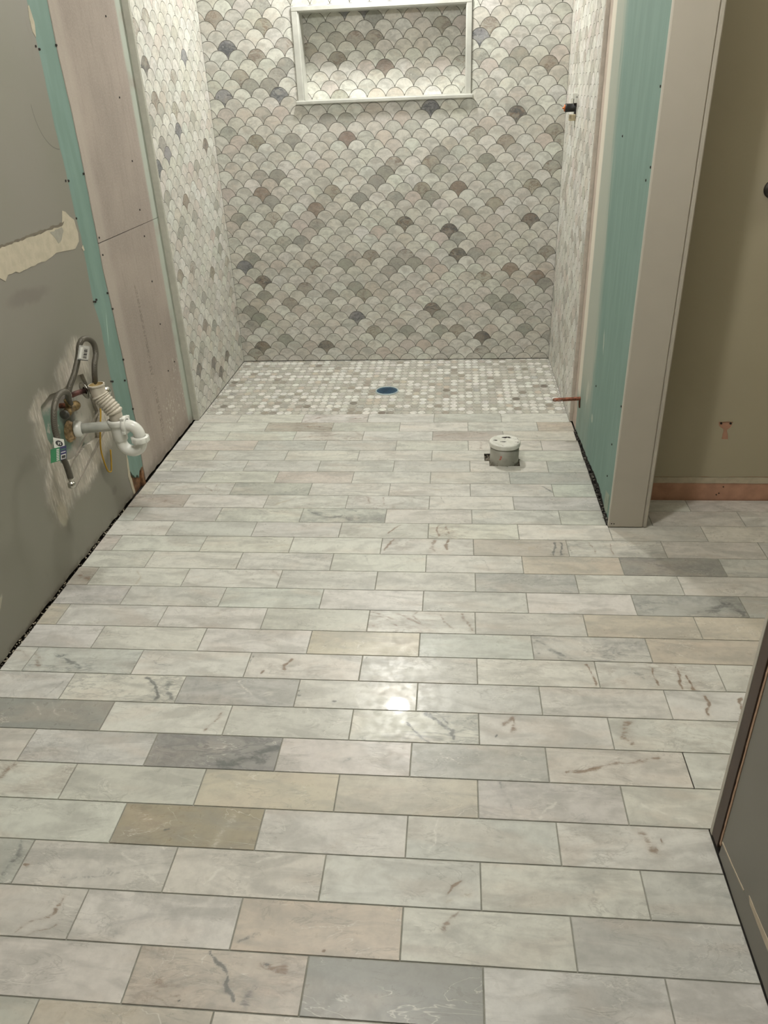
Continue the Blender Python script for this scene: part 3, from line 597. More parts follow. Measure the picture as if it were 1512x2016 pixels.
NICHE = (-0.738, 0.038, 1.297, 1.660)
TOP = CEIL - 0.004
BACK= [(-1.075, 1.529, 'K'), (-1.13, 1.639, 'm'), (-1.134, 1.338, 'K'), (-0.856, 1.332, 'K'), (-0.999, 0.891, 'b'), (-0.728, 0.816, 'b'), (-0.536, 1.138, 'b'), (-0.355, 0.944, 'd'), (-0.425, 0.93, 'd'), (-0.259, 0.7, 'k'), (-0.037, 0.7, 'k'), (0.013, 0.898, 'b'), (0.378, 0.74, 'k'), (0.287, 1.21, 'k'), (0.471, 1.139, 'm'), (0.381, 0.906, 'm'), (-1.035, 0.469, 'k'), (-0.774, 0.52, 'm'), (-1.101, 0.085, 'k'), (-0.54, 0.252, 'K'), (0.16, 0.127, 'k'), (0.386, 0.174, 'd'), (0.423, 0.456, 'b'), (-1.135, 0.562, 'K'), (-1.086, 0.579, 'd'), (-0.731, 0.089, 'k'), (-0.586, 0.55, 'd'), (-0.817, 0.419, 'm'), (-1.045, 0.385, 'd'), (-1.138, 0.301, 'd'), (-1.091, 0.261, 'd'), (-0.492, 0.373, 'm'), (-0.316, 0.562, 'd'), (-0.196, 0.541, 'd'), (-0.345, 0.498, 'd'), (-0.436, 0.578, 'm'), (-0.117, 0.293, 'k'), (0.268, 0.511, 'b'), (0.302, 0.34, 'd'), (-0.95, 1.508, 'm'), (-0.902, 1.603, 'm'), (-1.029, 1.408, 'm'), (-0.904, 1.376, 'd'), (-0.988, 1.401, 'd'), (-0.797, 1.446, 'd'), (-1.005, 1.161, 'm'), (-0.81, 1.143, 'd'), (-0.556, 1.219, 'd'), (-0.642, 1.243, 'd'), (-0.112, 1.255, 'K'), (-0.076, 1.017, 'd'), (0.124, 1.022, 'd'), (0.244, 1.096, 'm'), (0.205, 0.81, 'm'), (0.155, 1.577, 'm'), (0.087, 1.531, 'K'), (0.299, 1.443, 'd'), (0.429, 1.397, 'm'), (-0.178, 0.856, 'm'), (-0.139, 0.867, 'd'), (0.015, 0.772, 'd'), (-0.307, 0.86, 'd'), (-0.126, 1.007, 'm'), (-0.515, 0.842, 'd'), (-0.642, 0.905, 'm'), (-0.871, 0.971, 'd'), (-1.138, 0.747, 'd'), (-0.824, 0.638, 'd'), (-0.923, 0.853, 'd'), (-0.01, 0.581, 'k'), (0.109, 0.553, 'd'), (0.474, 0.557, 'm'), (0.471, 0.416, 'd'), (0.358, 0.298, 'd'), (0.021, 0.194, 'm'), (-0.076, 0.153, 'd'), (-0.271, 0.198, 'd'), (-0.456, 0.144, 'm'), (-0.957, 0.15, 'd'), (-0.882, 0.319, 'm'), (-0.567, 0.422, 'd')]
NICHEM= [(-0.529, 1.642, 'K'), (-0.438, 1.638, 'K'), (-0.357, 1.631, 'd'), (-0.72, 1.476, 'm'), (-0.077, 1.562, 'm'), (-0.316, 1.428, 'b'), (-0.484, 1.59, 'm'), (-0.399, 1.586, 'm'), (-0.39, 1.519, 'm'), (-0.219, 1.361, 'd'), (-0.579, 1.439, 'm')]
LEFT= [(0.268, 1.22, 'K'), (0.618, 1.138, 'k'), (-0.044, 1.256, 'd'), (0.047, 1.182, 'd'), (0.09, 1.147, 'K'), (0.006, 0.977, 'd'), (0.223, 0.937, 'b'), (0.452, 1.069, 'd'), (0.081, 0.818, 'd'), (-0.015, 0.662, 'm'), (0.083, 0.505, 'd'), (0.649, 0.708, 'd'), (0.45, 0.576, 'm'), (0.268, 0.181, 'k'), (0.518, 0.144, 'k'), (0.375, 0.099, 'k'), (0.048, 0.218, 'k'), (0.012, 0.344, 'm'), (-0.016, 1.464, 'k'), (0.499, 1.456, 'K'), (0.015, 1.334, 'm'), (-0.084, 1.094, 'K'), (0.391, 0.326, 'd'), (0.236, 0.369, 'm'), (0.643, 0.625, 'd')]

# back wall of the shower
wb = MB()
scallops(wb, lambda u, v, h: (u, 0.803 - h, v), -1.2062, 0.5102, 0.004, TOP, -0.541, -0.4954, 0.0375, BACK, (-.770, .064, 1.282, 1.676), 3)
scallops(wb, lambda u, v, h: (u, 0.893 - h, v), NICHE[0], NICHE[1], NICHE[2], NICHE[3], -0.533, -0.5787, 1.339 - SR, NICHEM, None, 5, 0.06)
B = 0.806
for a, b in (((-1.35, B, -.02), (NICHE[0], 0.90, CEIL)), ((NICHE[1], B, -.02), (.66, 0.90, CEIL)), ((NICHE[0], B, -.02), (NICHE[1], 0.90, NICHE[2])),
             ((NICHE[0], B, NICHE[3]), (NICHE[1], 0.90, CEIL)), ((-1.35, .896, -.02), (.66, 0.96, CEIL))):
    wb.box(a, b, 1)
wall_back = structure(wb.build('wall_back', [M_SCALE, M_GROUT_W], attrs=True))
# grout skin just under the tile faces
g = MB()
def quad(mb, pts, mi=0): mb.add(pts, [(0, 1, 2, 3)], mi)
for x0, x1, z0, z1 in ((-1.207, NICHE[0], 0, TOP), (NICHE[1], .511, 0, TOP), (NICHE[0], NICHE[1], 0, NICHE[2]), (NICHE[0], NICHE[1], NICHE[3], TOP)):
    g.box((x0, 0.8031, z0), (x1, 0.8062, z1))
g.box((NICHE[0], 0.8931, NICHE[2]), (NICHE[1], 0.8965, NICHE[3]))
g.build('grout_bed', M_GROUT_W, wall_back)
# niche lining and pencil trims
nl = MB()
nl.box((NICHE[0]-.001, .800, NICHE[2]), (NICHE[0]+.004, .893, NICHE[3])); nl.box((NICHE[1]-.004, .800, NICHE[2]), (NICHE[1]+.001, .893, NICHE[3]))
nl.box((NICHE[0], .800, NICHE[3]-.004), (NICHE[1], .893, NICHE[3]+.001)); nl.box((NICHE[0], .800, NICHE[2]-.001), (NICHE[1], .893, NICHE[2]+.004))
nl.build('niche_lining', M_TRIM, wall_back)
def trimpiece(i, a, b, bev=0.003):
    m = MB(); m.box(a, b, 0, bev); structure(m.build('trim_%d' % i, M_TRIM))
trimpiece(1, (-.769, .796, 1.296), (-.739, .806, 1.676)); trimpiece(2, (.036, .796, 1.296), (.062, .806, 1.676))
trimpiece(3, (-.769, .795, 1.659), (.062, .806, 1.680)); trimpiece(4, (-.778, .786, 1.281), (.072, .892, 1.2985), 0.004)

# ---------------------------------------------------------------- left wall
LX = -1.232
toL = lambda u, v, d: (LX - d, u, v)
gray_edge = [(-.8038, CEIL), (-.8038, 1.5708), (-.7991, 1.5014), (-.7979, 1.4229), (-.8052, 1.2704), (-.7974, 1.1438), (-.8000, 1.0173), (-.7927, .9534), (-.7955, .9122), (-.8033, .8167), (-.8101, .7282), (-.7950, .654), (-.8032, .5493), (-.8079, .4397), (-.8081, .3697), (-.8086, .243), (-.8155, .1838), (-.825, .0904), (-.8164, .006)]
green_edge = [(-.672, CEIL), (-.6689, 1.6072), (-.6744, 1.4615), (-.6644, 1.3021), (-.6666, 1.1287), (-.676, .8906), (-.682, .8234), (-.6783, .7311), (-.6749, .6521), (-.6765, .6229), (-.6741, .5022), (-.6808, .2911), (-.6772, .2285), (-.6997, .0639)]
ge = jag(gray_edge, .02, .0014, 3, False)
bot = jag([(-.8164, .006), (-4.2, .008)], .03, .0035, 4, False)
HOLE = [(-1.290, .545), (-1.225, .562), (-1.150, .548), (-1.062, .560), (-.993, .548), (-.968, .470), (-.948, .395), (-.985, .312), (-1.075, .328), (-1.165, .322), (-1.262, .345), (-1.298, .445)]
mb = slab(ge + bot[1:] + [(-4.2, CEIL)], toL, 0.012, holes=[jag(HOLE, .02, .003, 8)])
wl = structure(mb.build('wall_left', M_GREY))
# framing and backing behind the boards
m = MB(); m.box((-1.40, -4.3, -.02), (-1.256, .95, CEIL)); m.build('wall_core', M_SUB, wl)
m = MB(); m.box((-1.256, -.835, -.012), (-1.2446, -.66, .11), 0, .002); m.box((-1.2446, -.722, -.012), (-1.235, -.70, .075)); m.build('stud', M_STUD, wl)
m = slab([(-1.32, .30), (-.93, .30), (-.93, .58), (-1.32, .58)], lambda u, v, d: (-1.2455 - d, u, v), 0.01)

def patch_m():
    n = N('muddy_green_patch'); p = n.pos
    base = n.mix(n.ss(n.noise(p, 12, 4), .35, .7), lin(104, 128, 114), lin(124, 146, 132))
    st = n.noise(n.map(p, rot=(math.radians(35), 0, 0), scale=(1, 12, 3)), 4, 4, .6)
    reg = n.math('MAXIMUM', n.blob(p, (-1.00, .44), (.13, .22), 0, .12, 10, .5), n.blob(p, (-1.12, .53), (.22, .05), 0, .10, 12, .5))
    reg = n.math('MAXIMUM', reg, n.blob(p, (-1.12, .345), (.12, .03), .2, .08, 12, .5))
    f = n.math('MAXIMUM', n.math('MULTIPLY', reg, n.ss(st, .30, .45, .55, .95)), n.ss(n.noise(p, 30, 4, .6), .56, .64, 0, .75))
    base = n.mix(f, base, lin(178, 172, 160))
    base = n.mix(n.math('MULTIPLY', n.blob(p, (-1.13, .47), (.06, .09), 0, .08, 18, .4), .7), base, lin(70, 62, 54))
    return n.out(base, .85, 0, n.noise(p, 60, 4), .3, .002)
m.build('drywall_patch', patch_m(), wl)
gb = jag([(-.6997, .0639), (-.735, .062), (-.750, .040), (-.765, .060), (-.781, .0552), (-.800, .075), (-.8114, .0966)], .01, .004, 9, False)
mb = slab(jag(green_edge, .03, .0008, 5, False) + gb[1:] + [(-.83, .10), (-.83, CEIL)], lambda u, v, d: (LX - .0025 - d, u, v), 0.012)
green_l = mb.build('green_drywall', M_GREEN_L, wl)
ce = jag([(u + .0015, v) for u, v in green_edge], .03, .0008, 5, False)
seam = .906
lo = [q for q in ce if q[1] < seam - .002]; hi = [q for q in ce if q[1] > seam + .002]
mb = slab(jag([(-.07, CEIL)], 1, 0) + [(-.07, seam + .001), (-.20, seam + .001), (-.45, seam + .0015), (hi[-1][0], seam + .002)] + hi[::-1], toL, .0125)
slab([(-.07, seam - .001), (-.07, .004)] + jag([(-.07, .004), (-.70, .004)], .03, .003, 2, False)[1:] + lo[::-1] + [(lo[0][0], seam - .001)], toL, .0125, mb=mb)
mb.build('cement_board', M_CEM, wl)
m = MB(); m.box((-1.2345, -.0715, .002), (-1.2060, -.0665, CEIL), 0, .001); m.box((-1.2345, -.0665, .002), (-1.2095, -.0635, CEIL)); m.box((-1.2345, -.0635, .002), (-1.2052, -.0580, CEIL), 0, .0012)
m.build('tile_edge_trim', simple('satin_trim', (190, 188, 176), .4, .0, var=.05), wl)
m = MB(); scallops(m, lambda u, v, h: (-1.207 + h, u, v), -.0575, .8015, .004, TOP, .18065, .1350, .0375, LEFT, None, 9, .07)
m.box((-1.245, -.0585, 0), (-1.2071, .81, CEIL), 1)
m.build('scallop_mosaic', [M_SCALE, M_GROUT_W], wl, attrs=True)
# scars where old trim was pulled off
def decal(name, pts, to3, mat, parent, th=.0012, step=.02, amp=.003, seed=3):
    o = slab(jag(pts, step, amp, seed), lambda u, v, d: to3(u, v, d - th), th).build(name, mat, parent); return o
decal('joint_compound_scar', [(-1.65, .925), (-1.65, 1.000), (-1.272, 1.002), (-1.192, 1.000), (-1.105, 1.0005), (-.979, 1.000), (-.903, 1.002), (-.882, 1.040), (-.862, 1.034), (-.8174, 1.0058), (-.8099, .9641), (-.8162, .938), (-.852, .9208), (-.9153, .926), (-.982, .9322), (-1.036, .9245), (-1.146, .9244), (-1.19, .9223), (-1.2726, .9283), (-1.2926, .915), (-1.313, .9275)], toL, M_MUD, wl)
decal('torn_edge', [(-1.30, 1.000), (-.90, 1.0005), (-.885, 1.010), (-.95, 1.008), (-1.05, 1.007), (-1.30, 1.005)], toL, simple('torn_edge', (112, 104, 90), .9), wl, .0016, .012, .002)
decal('bare_patch', [(-.99, .993), (-.91, .997), (-.905, .985), (-.93, .962), (-.955, .955), (-.965, .972)], toL, simple('bare_patch', (150, 147, 134), .8), wl, .0016, .012, .002)
decal('paint_chip', [(-.7985, 1.585), (-.788, 1.545), (-.799, 1.505), (-.812, 1.520), (-.812, 1.553), (-.806, 1.58)], toL, M_MUD, wl, .0012, .01, .001)
decal('paint_chip', [(-.800, .905), (-.806, .915), (-.795, .922), (-.790, .905)], toL, M_MUD, wl, .0012, .01, .001)
decal('torn_paper_edge', [(-.8085, .205), (-.8145, .18), (-.8245, .09), (-.816, .008), (-.832, .008), (-.845, .09), (-.828, .15)], toL, M_MUD, wl, .0012, .01, .002)
for pts, s_ in (([(-1.24, .300), (-1.02, .376), (-.88, .412), (-.88, .417), (-1.03, .383), (-1.24, .307)], 1), ([(-1.22, .238), (-1.02, .290), (-.88, .34), (-.88, .345), (-1.04, .296), (-1.22, .243)], 2)):
    decal('plaster_ridge', pts, toL, simple('plaster_ridge', (150, 143, 132), .9), wl, .0015, .02, .002, s_)
SCREW_L = [(-.8121, 1.4831), (-.7911, 1.4762), (-.6755, 1.4909), (-.6749, 1.1279), (-.8137, 1.1203), (-.7933, 1.1182), (-.7984, 1.0062), (-.6625, .9236), (-.6632, .8662), (-.808, .7397), (-.7933, .7361), (-.7826, .7404), (-.6869, .7402), (-.6732, .681), (-.6743, .4926), (-.797, .4511), (-.8125, .4567), (-.6985, .42), (-.6814, .2997),
           (-.2444, 1.5941), (-.2551, 1.3441), (-.2448, 1.1319), (-.2578, .9598), (-.2606, .8621), (-.2677, .6882), (-.2648, .5127), (-.27, .3115), (-.1829, .3235)]
def screws(pts, to3, par, n=(1, 0, 0), r=.0033):
    for i, (u, v) in enumerate(pts):
        m = MB(); m.lathe([(0.0001, .0012), (r*.45, .0010), (r*.5, .0016), (r, .0020), (r*1.05, .0006), (r*1.1, -.003)], to3(u, v, 0), n, 10)
        part(m, 'screw_head', M_HOLE, par)
screws(SCREW_L, toL, wl)

# ---------------------------------------------------------------- right wall of the shower and its wing
RX = .524
toR = lambda u, v, d: (RX + d, u, v)
rb = [(-.170, .150), (-.196, .12), (-.2021, .010), (-.30, .014), (-.446, .024), (-.5794, .030), (-.7028, .040), (-.8173, .046), (-.9175, .030), (-.9678, .022), (-1.022, .026)]
mb = slab([(-.170, CEIL)] + jag(rb, .015, .004, 6, False) + [(-1.022, CEIL)], toR, .012)
wr = structure(mb.build('wall_right', M_GREEN_R))
m = MB(); m.box((.5365, -1.02, -.014), (.652, .95, CEIL)); m.build('wall_core', M_SUB, wr)
m = slab([(-.094, CEIL), (-.094, .003), (-.200, .003), (-.235, .06), (-.262, .148), (-.168, .160), (-.168, CEIL)], lambda u, v, d: (RX + .001 + d, u, v), .012)
m.build('cement_board', simple('cement_strip', (178, 164, 150), .9, var=.08, scale=20), wr)
m = MB(); m.box((.5105, -.100, .002), (.536, -.0935, CEIL), 0, .001); m.build('tile_edge_trim', simple('grey_trim', (192, 184, 172), .5), wr)
m = MB(); scallops(m, lambda u, v, h: (.511 - h, -u, v), -.8015, .092, .004, TOP, -.1806, -.1350, .0375, [], None, 21, .16)
m.box((.5111, -.092, 0), (.56, .81, CEIL), 1)
m.build('scallop_mosaic', [M_SCALE, M_GROUT_W], wr, attrs=True)
screws([(-.5681, .3381), (-.931, .1451), (-1.0112, .4312), (-1.010, 1.3144), (-1.010, 1.1226), (-.5743, 1.1754), (-.9733, 1.0861), (-.9432, .269)], toR, wr, (-1, 0, 0))
decal('torn_paper', [(-.935, .091), (-.996, .105), (-.998, .036), (-.955, .022), (-.932, .03)], lambda u, v, d: (RX + d, u, v), simple('torn_paper', (140, 150, 134), .9), wr, .001, .01, .002)

# casing on the end of the wing wall
def casing(i, x0, x1, y, th, mat, z0=.004, z1=2.12):
    m = MB(); w = x1 - x0
    prof = [(0, th), (0, .003), (.003, 0), (w-.0165, 0), (w-.0145, .004), (w-.0125, .004), (w-.0105, 0), (w-.003, 0), (w, .003), (w, th)]
    vs = [(x0+u, y+v, z) for z in (z0, z1) for u, v in prof]; n = len(prof)
    m.add(vs, [(k, (k+1) % n, n+(k+1) % n, n+k) for k in range(n)] + [tuple(range(n-1, -1, -1)), tuple(range(n, 2*n))])
    return structure(m.build('trim_%d' % i, mat))
cas = casing(5, .5235, .6515, -1.0355, .0155, M_CREAM)
for x, z in ((.5335, .016), (.5415, .0155)):
    m = MB(); m.lathe([(.0001, .0003), (.0022, .0004), (.0024, -.001)], (x, -1.0355, z), (0, -1, 0), 10); part(m, 'nail_hole', M_HOLE, cas)

# ---------------------------------------------------------------- side room seen through the doorway
toA = lambda u, v, d: (u, -.828 + d, v)
m = MB(); m.box((.652, -.827, -.014), (2.05, -.72, CEIL)); wa = m.build('wall_side_back', M_PINK); structure(wa)
slab([(.652, CEIL), (.652, .0925)] + jag([(.652, .0925), (2.0, .0925)], .025, .0016, 5, False)[1:] + [(2.0, CEIL)], lambda u, v, d: (u, -.8295 + d, v), .003,
     holes=[jag([(.896, .3024), (.943, .3023), (.9410, .283), (.929, .272), (.9377, .2363), (.9154, .2382), (.9159, .2743), (.900, .286)], .008, .0015, 4)]).build('painted_paper', M_TAUPE, wa)
slab(jag([(.652, .090), (.652, .066), (2.0, .066), (2.0, .090)], .03, .0012, 6), lambda u, v, d: (u, -.8285 + d, v), .002).build('primer_band', simple('primer_band', (186, 176, 154), .7), wa)
screws([(.905, .296), (.936, .2955)], lambda u, v, d: (u, -.8275, v), wa, (0, -1, 0), .0035)
screws([(.955, .052), (.936, .020), (.944, .026)], lambda u, v, d: (u, -.8275, v), wa, (0, -1, 0), .002)
m = MB(); m.box((1.95, -2.4, -.014), (2.05, -.72, CEIL)); structure(m.build('wall_side_right', M_TAUPE))
m = MB(); m.box((.640, -2.42, -.014), (2.05, -2.30, CEIL)); structure(m.build('wall_side_front', M_TAUPE))

# near right wall with the bare doorway edge
toN = lambda u, v, d: (.521 + d, u, v)
crack = [(-2.3012, .0435), (-2.3562, .0511), (-2.424, .062), (-2.4582, .0691), (-2.4956, .0706), (-2.60, .078), (-4.2, .085)]
mb = slab(jag([(-2.302, CEIL), (-2.302, .0435)], .03, .0012, 4, False) + crack[1:] + [(-4.2, CEIL)], toN, .012)
slab(jag([(-2.302, .040), (-2.302, .010)], .01, .002, 4, False)[:-1] + jag([(-2.302, .004), (-4.2, .004)], .04, .0025, 8, False) + [(u, v - .0018) for u, v in crack[::-1]], lambda u, v, d: (.5218 + d, u, v), .012, mb=mb)
wn = structure(mb.build('wall_near_right', M_GREY2))
m = MB(); m.box((.535, -4.3, -.014), (.640, -2.302, CEIL)); m.build('wall_core', M_SUB, wn)
decal('paint_tear', [(-2.44, .0805), (-2.4869, .0860), (-2.5251, .0915), (-2.60, .094), (-2.62, .084), (-2.5335, .0761), (-2.4848, .0720), (-2.45, .0705)], toN, simple('paint_tear', (186, 172, 150), .9), wn, .0012, .012, .001)
decal('paint_tear', [(-2.306, .047), (-2.36, .0545), (-2.42, .066), (-2.42, .063), (-2.36, .0515), (-2.306, .043)], toN, simple('paint_tear_pale', (186, 172, 150), .9), wn, .0012, .012, .0005)
m = slab(jag([(-2.2975, 2.1), (-2.2975, .03)], .012, .0012, 12, False) + [(-2.3035, .03), (-2.3035, 2.1)], lambda u, v, d: (.5198 + d, u, v), .004)
m.build('torn_edge', simple('torn_edge_pink', (176, 146, 120), .9), wn)
m = MB(); m.box((.517, -2.297, .018), (.640, -2.266, 2.10), 0, .001); structure(m.build('trim_6', M_BROWN))
m = MB(); m.box((.5165, -2.2655, .012), (.640, -2.2545, 2.10), 0, .0015); structure(m.build('trim_7', M_CREAM))

# rear wall, ceiling
m = MB(); m.box((-1.4, -4.3, -.014), (.65, -4.2, CEIL)); structure(m.build('wall_rear', M_GREY2))
m = MB(); m.box((-1.4, -4.3, CEIL), (2.05, .96, CEIL + .1)); structure(m.build('ceiling', M_CEIL))
# ---------------------------------------------------------------- lamps
def lamp(name, loc, r, label, dome):
    t = thing(name, loc, label, 'ceiling light')
    m = MB()
    if dome:
        m.lathe([(r+.02, 0), (r+.02, .018), (r+.012, .022), (r, .022), (r-.004, .01)], loc, (0, 0, -1), 48); part(m, 'mounting_ring', M_CHROME, t)
        m = MB(); m.lathe([(r, .012), (r*.97, .024), (r*.8, .040), (r*.45, .052), (.0001, .056)], loc, (0, 0, -1), 48)
        part(m, 'glass_dome', emit('lit_dome', (1.0, .90, .76, 1), 3.0), t)
    else:
        m.lathe([(r+.022, 0), (r+.022, .004), (r+.004, .008), (r, .004), (r, -.02)], loc, (0, 0, -1), 48); part(m, 'trim_ring', M_WHITE, t)
        m = MB(); m.lathe([(r, .002), (r*.6, .0045), (.0001, .005)], loc, (0, 0, -1), 48)
        part(m, 'lens', emit('lit_lens', (1.0, .94, .84, 1), 30.0), t)
lamp('recessed_light', L1, .070, 'small round recessed light lit in the ceiling above the shower drain', False)
lamp('flush_ceiling_light', L2, .13, 'round flush dome light lit on the ceiling over the plank floor', True)
lamp('flush_ceiling_light', L3, .10, 'small unseen dome of added fill light on the side room ceiling', True)  # dome for the added fill light, not a known fixture

# ---------------------------------------------------------------- shower drain
t = thing('shower_drain', (DR[0], DR[1], -.005), 'round shower drain under blue protective film in the small mosaic floor', 'drain')
c = (DR[0], DR[1], -.006)
m = MB(); m.lathe([(.0585, -.003), (.0585, .0045), (.0565, .006), (.0535, .0055), (.0525, .003), (.0525, -.003)], c, (0, 0, 1), 48); part(m, 'rim', simple('film_rim', (176, 190, 190), .3), t)
m = MB(); m.lathe([(.0525, -.001), (.0525, .0036), (.048, .0046), (.02, .0040), (.0001, .0042)], c, (0, 0, 1), 48)
blue = simple('blue_film', (34, 74, 98), .3, var=.35, scale=90, bump=.5)
g = part(m, 'grate', blue, t, 'blue film-covered grate')
m = MB()
for i in range(-4, 5):
    for k in range(-4, 5):
        x, y = c[0] + i*.0098 + (k % 2)*.0049, c[1] + k*.0088
        if math.hypot(x-c[0], y-c[1]) < .042: m.lathe([(.0032, 0), (.0030, .0008), (.0001, .0002)], (x, y, c[2]+.0042), (0, 0, 1), 8)
part(m, 'grate_holes', simple('film_dimple', (24, 52, 76), .35, var=.3), g)

# ---------------------------------------------------------------- toilet waste pipe stub
px_, py_ = .200, -.503
t = thing('waste_pipe_stub', (px_, py_, 0), 'short grey capped plastic waste pipe standing up through the floor', 'pipe')
def pipe_dirty():
    n = N('weathered_pvc'); p = n.pos; z = n.sep(p)[2]
    b = n.mix(n.ss(n.noise(p, 20, 4), .35, .7), lin(158, 156, 144), lin(140, 138, 126))
    b = n.mix(n.math('MULTIPLY', n.ss(n.noise(p, 60, 4, .7), .55, .65), n.ss(z, .03, .0)), b, lin(92, 86, 72))
    m_ = n.map(p, (.182, -.558, .036), (0, .25, 0), (.0045, .02, .013), 'TEXTURE')
    r_ = n.math('MULTIPLY', n.ss(n.vmath('LENGTH', m_), 1.0, .7), n.ss(n.noise(p, 170, 2), .42, .5))
    return n.out(n.mix(r_, b, lin(168, 74, 52)), .45)
m = MB(); m.lathe([(.0575, -.014), (.0575, .070), (.0545, .070), (.0545, -.014)], (px_, py_, 0), (0, 0, 1), 56); part(m, 'pipe_body', pipe_dirty(), t)
def cap_m():
    n = N('cap_plastic'); p = n.pos; b = n.mix(n.ss(n.noise(p, 30, 4), .35, .7), lin(222, 221, 212), lin(204, 203, 192))
    f = n.ss(n.noise(n.map(p, scale=(1, 1.6, 1)), 38, 4, .65), .60, .66)
    top = n.ss(n.sep(p)[2], .0875, .0885)
    b = n.mix(n.math('MULTIPLY', f, top), b, lin(96, 84, 68)); return n.out(b, .4)
m = MB(); m.lathe([(.0580, .069), (.0612, .069), (.0618, .071), (.0618, .083), (.0600, .0868), (.055, .0882), (.053, .0886), (.0505, .0878), (.0001, .0890)], (px_, py_, 0), (0, 0, 1), 56); cp = part(m, 'cap', cap_m(), t, 'white push-on cap with dark glue residue')
for pts in ([(-.012, .026), (.004, .020), (.010, .028), (.018, .022), (.026, .024), (.020, .030), (.006, .034), (-.006, .032)], [(-.046, .0), (-.036, -.004), (-.03, -.001), (-.036, .003)], [(-.02, -.016), (-.004, -.018), (.004, -.014), (-.01, -.013)]):
    m = slab(jag(pts, .003, .0012, 5), lambda u, v, d: (px_ + u, py_ + v, .0897 - d), .0016); part(m, 'glue_residue', M_HOLE, cp)
m = MB(); m.lathe([(.0001, -.0135), (.075, -.0135), (.072, -.007), (.0545, -.006), (.0001, -.006)], (px_ - .006, py_ + .002, 0), (0, 0, 1), 32); m.v = [(v[0], max(-.548, min(-.45, v[1])), v[2]) for v in m.v]
part(m, 'mortar_collar', simple('mortar_grey', (118, 112, 98), .95, var=.4, scale=60, bump=.5), t)
# crumbs of mortar round the cut-out
def crumbs(name, pts, mat, label, cat, parent=None):
    m = MB(); r = random.Random(len(pts))
    for x, y, z, s_ in pts:
        bm = bmesh.new(); bmesh.ops.create_icosphere(bm, subdivisions=1, radius=s_)
        for v in bm.verts: v.co = Vector((v.co.x*r.uniform(.7, 1.4) + x, v.co.y*r.uniform(.7, 1.4) + y, v.co.z*r.uniform(.4, .8) + z + r.uniform(-.1, .1)*s_))
        m.frombm(bm)
    o = m.build(name, mat); tag(o, label, cat, None, 'stuff'); return o
r = random.Random(4)
P = []
for i in range(70):
    a = r.uniform(0, 2*math.pi); d = r.uniform(.0605, .068); P.append((px_ + d*math.cos(a), py_ + d*math.sin(a)*.95, -.006 + r.uniform(0, .006), r.uniform(.0015, .0035)))
for i in range(40): P.append((r.uniform(.121, .144), r.uniform(-.51, -.437), -.010, r.uniform(.0015, .004)))
crumbs('mortar_crumbs', P, simple('mortar', (120, 112, 96), .95, var=.4, scale=80), 'crumbly grey mortar in the cut-out around the capped waste pipe', 'mortar')
P = []
for i in range(200):
    y = r.uniform(-1.02, -.20); P.append((r.uniform(.520, .534), y, -.008 + r.uniform(0, .028)*r.random(), r.uniform(.0015, .0055)))
crumbs('rubble', P, simple('grey_rubble', (92, 88, 80), .95, var=.6, scale=60), 'crumbling grey rubble in the dark gap beneath the right green drywall', 'rubble')
P = []
for i in range(260):
    y = -.86 - 1.5*r.random()**.9 - (.6*r.random() if i % 4 == 0 else 0); P.append((r.uniform(-1.2335, -1.2265), y, r.uniform(-.006, .004), r.uniform(.001, .0032)))
crumbs('plaster_dust', P, simple('plaster_bits', (170, 160, 140), .95, var=.5, scale=90), 'pale plaster bits along the floor edge of the left grey wall', 'plaster debris')

# ---------------------------------------------------------------- sink trap
Y0 = -1.10
t = thing('sink_trap', (-1.10, Y0, .30), 'white plastic sink drain trap with ribbed tailpiece sticking out of the left wall', 'drain trap')
XC = -1.10; ZC = .407
def arm_m():
    n = N('grey_pvc'); return n.out(n.mix(n.ss(n.noise(n.pos, 25, 3), .3, .7), lin(176, 177, 168), lin(200, 200, 190)), .3)
AD = (.137, .035, -.002)
m = MB(); m.lathe([(.0001, 0), (.0165, 0), (.0165, .130)], (-1.225, Y0 - .032, ZC + .002), AD, 28); part(m, 'wall_arm', arm_m(), t, 'grey horizontal pipe into the wall')
m = MB(); m.lathe([(.017, 0), (.026, .001), (.0272, .004), (.0272, .017), (.025, .019), (.0235, .0225), (.0175, .024)], (-1.232, Y0 - .034, ZC + .002), AD, 28); part(m, 'sleeve_nut', M_WHITE, t)
m = MB(); m.lathe([(.0190, -.062), (.0235, -.056), (.0240, -.02), (.0245, -.008), (.0290, -.006), (.0300, 0), (.0300, .004), (.0305, .006), (.0305, .012), (.0270, .0145), (.024, .0145)], (XC, Y0, .415), (0, 0, 1), 36)
part(m, 'trap_body', M_WHITE, t)
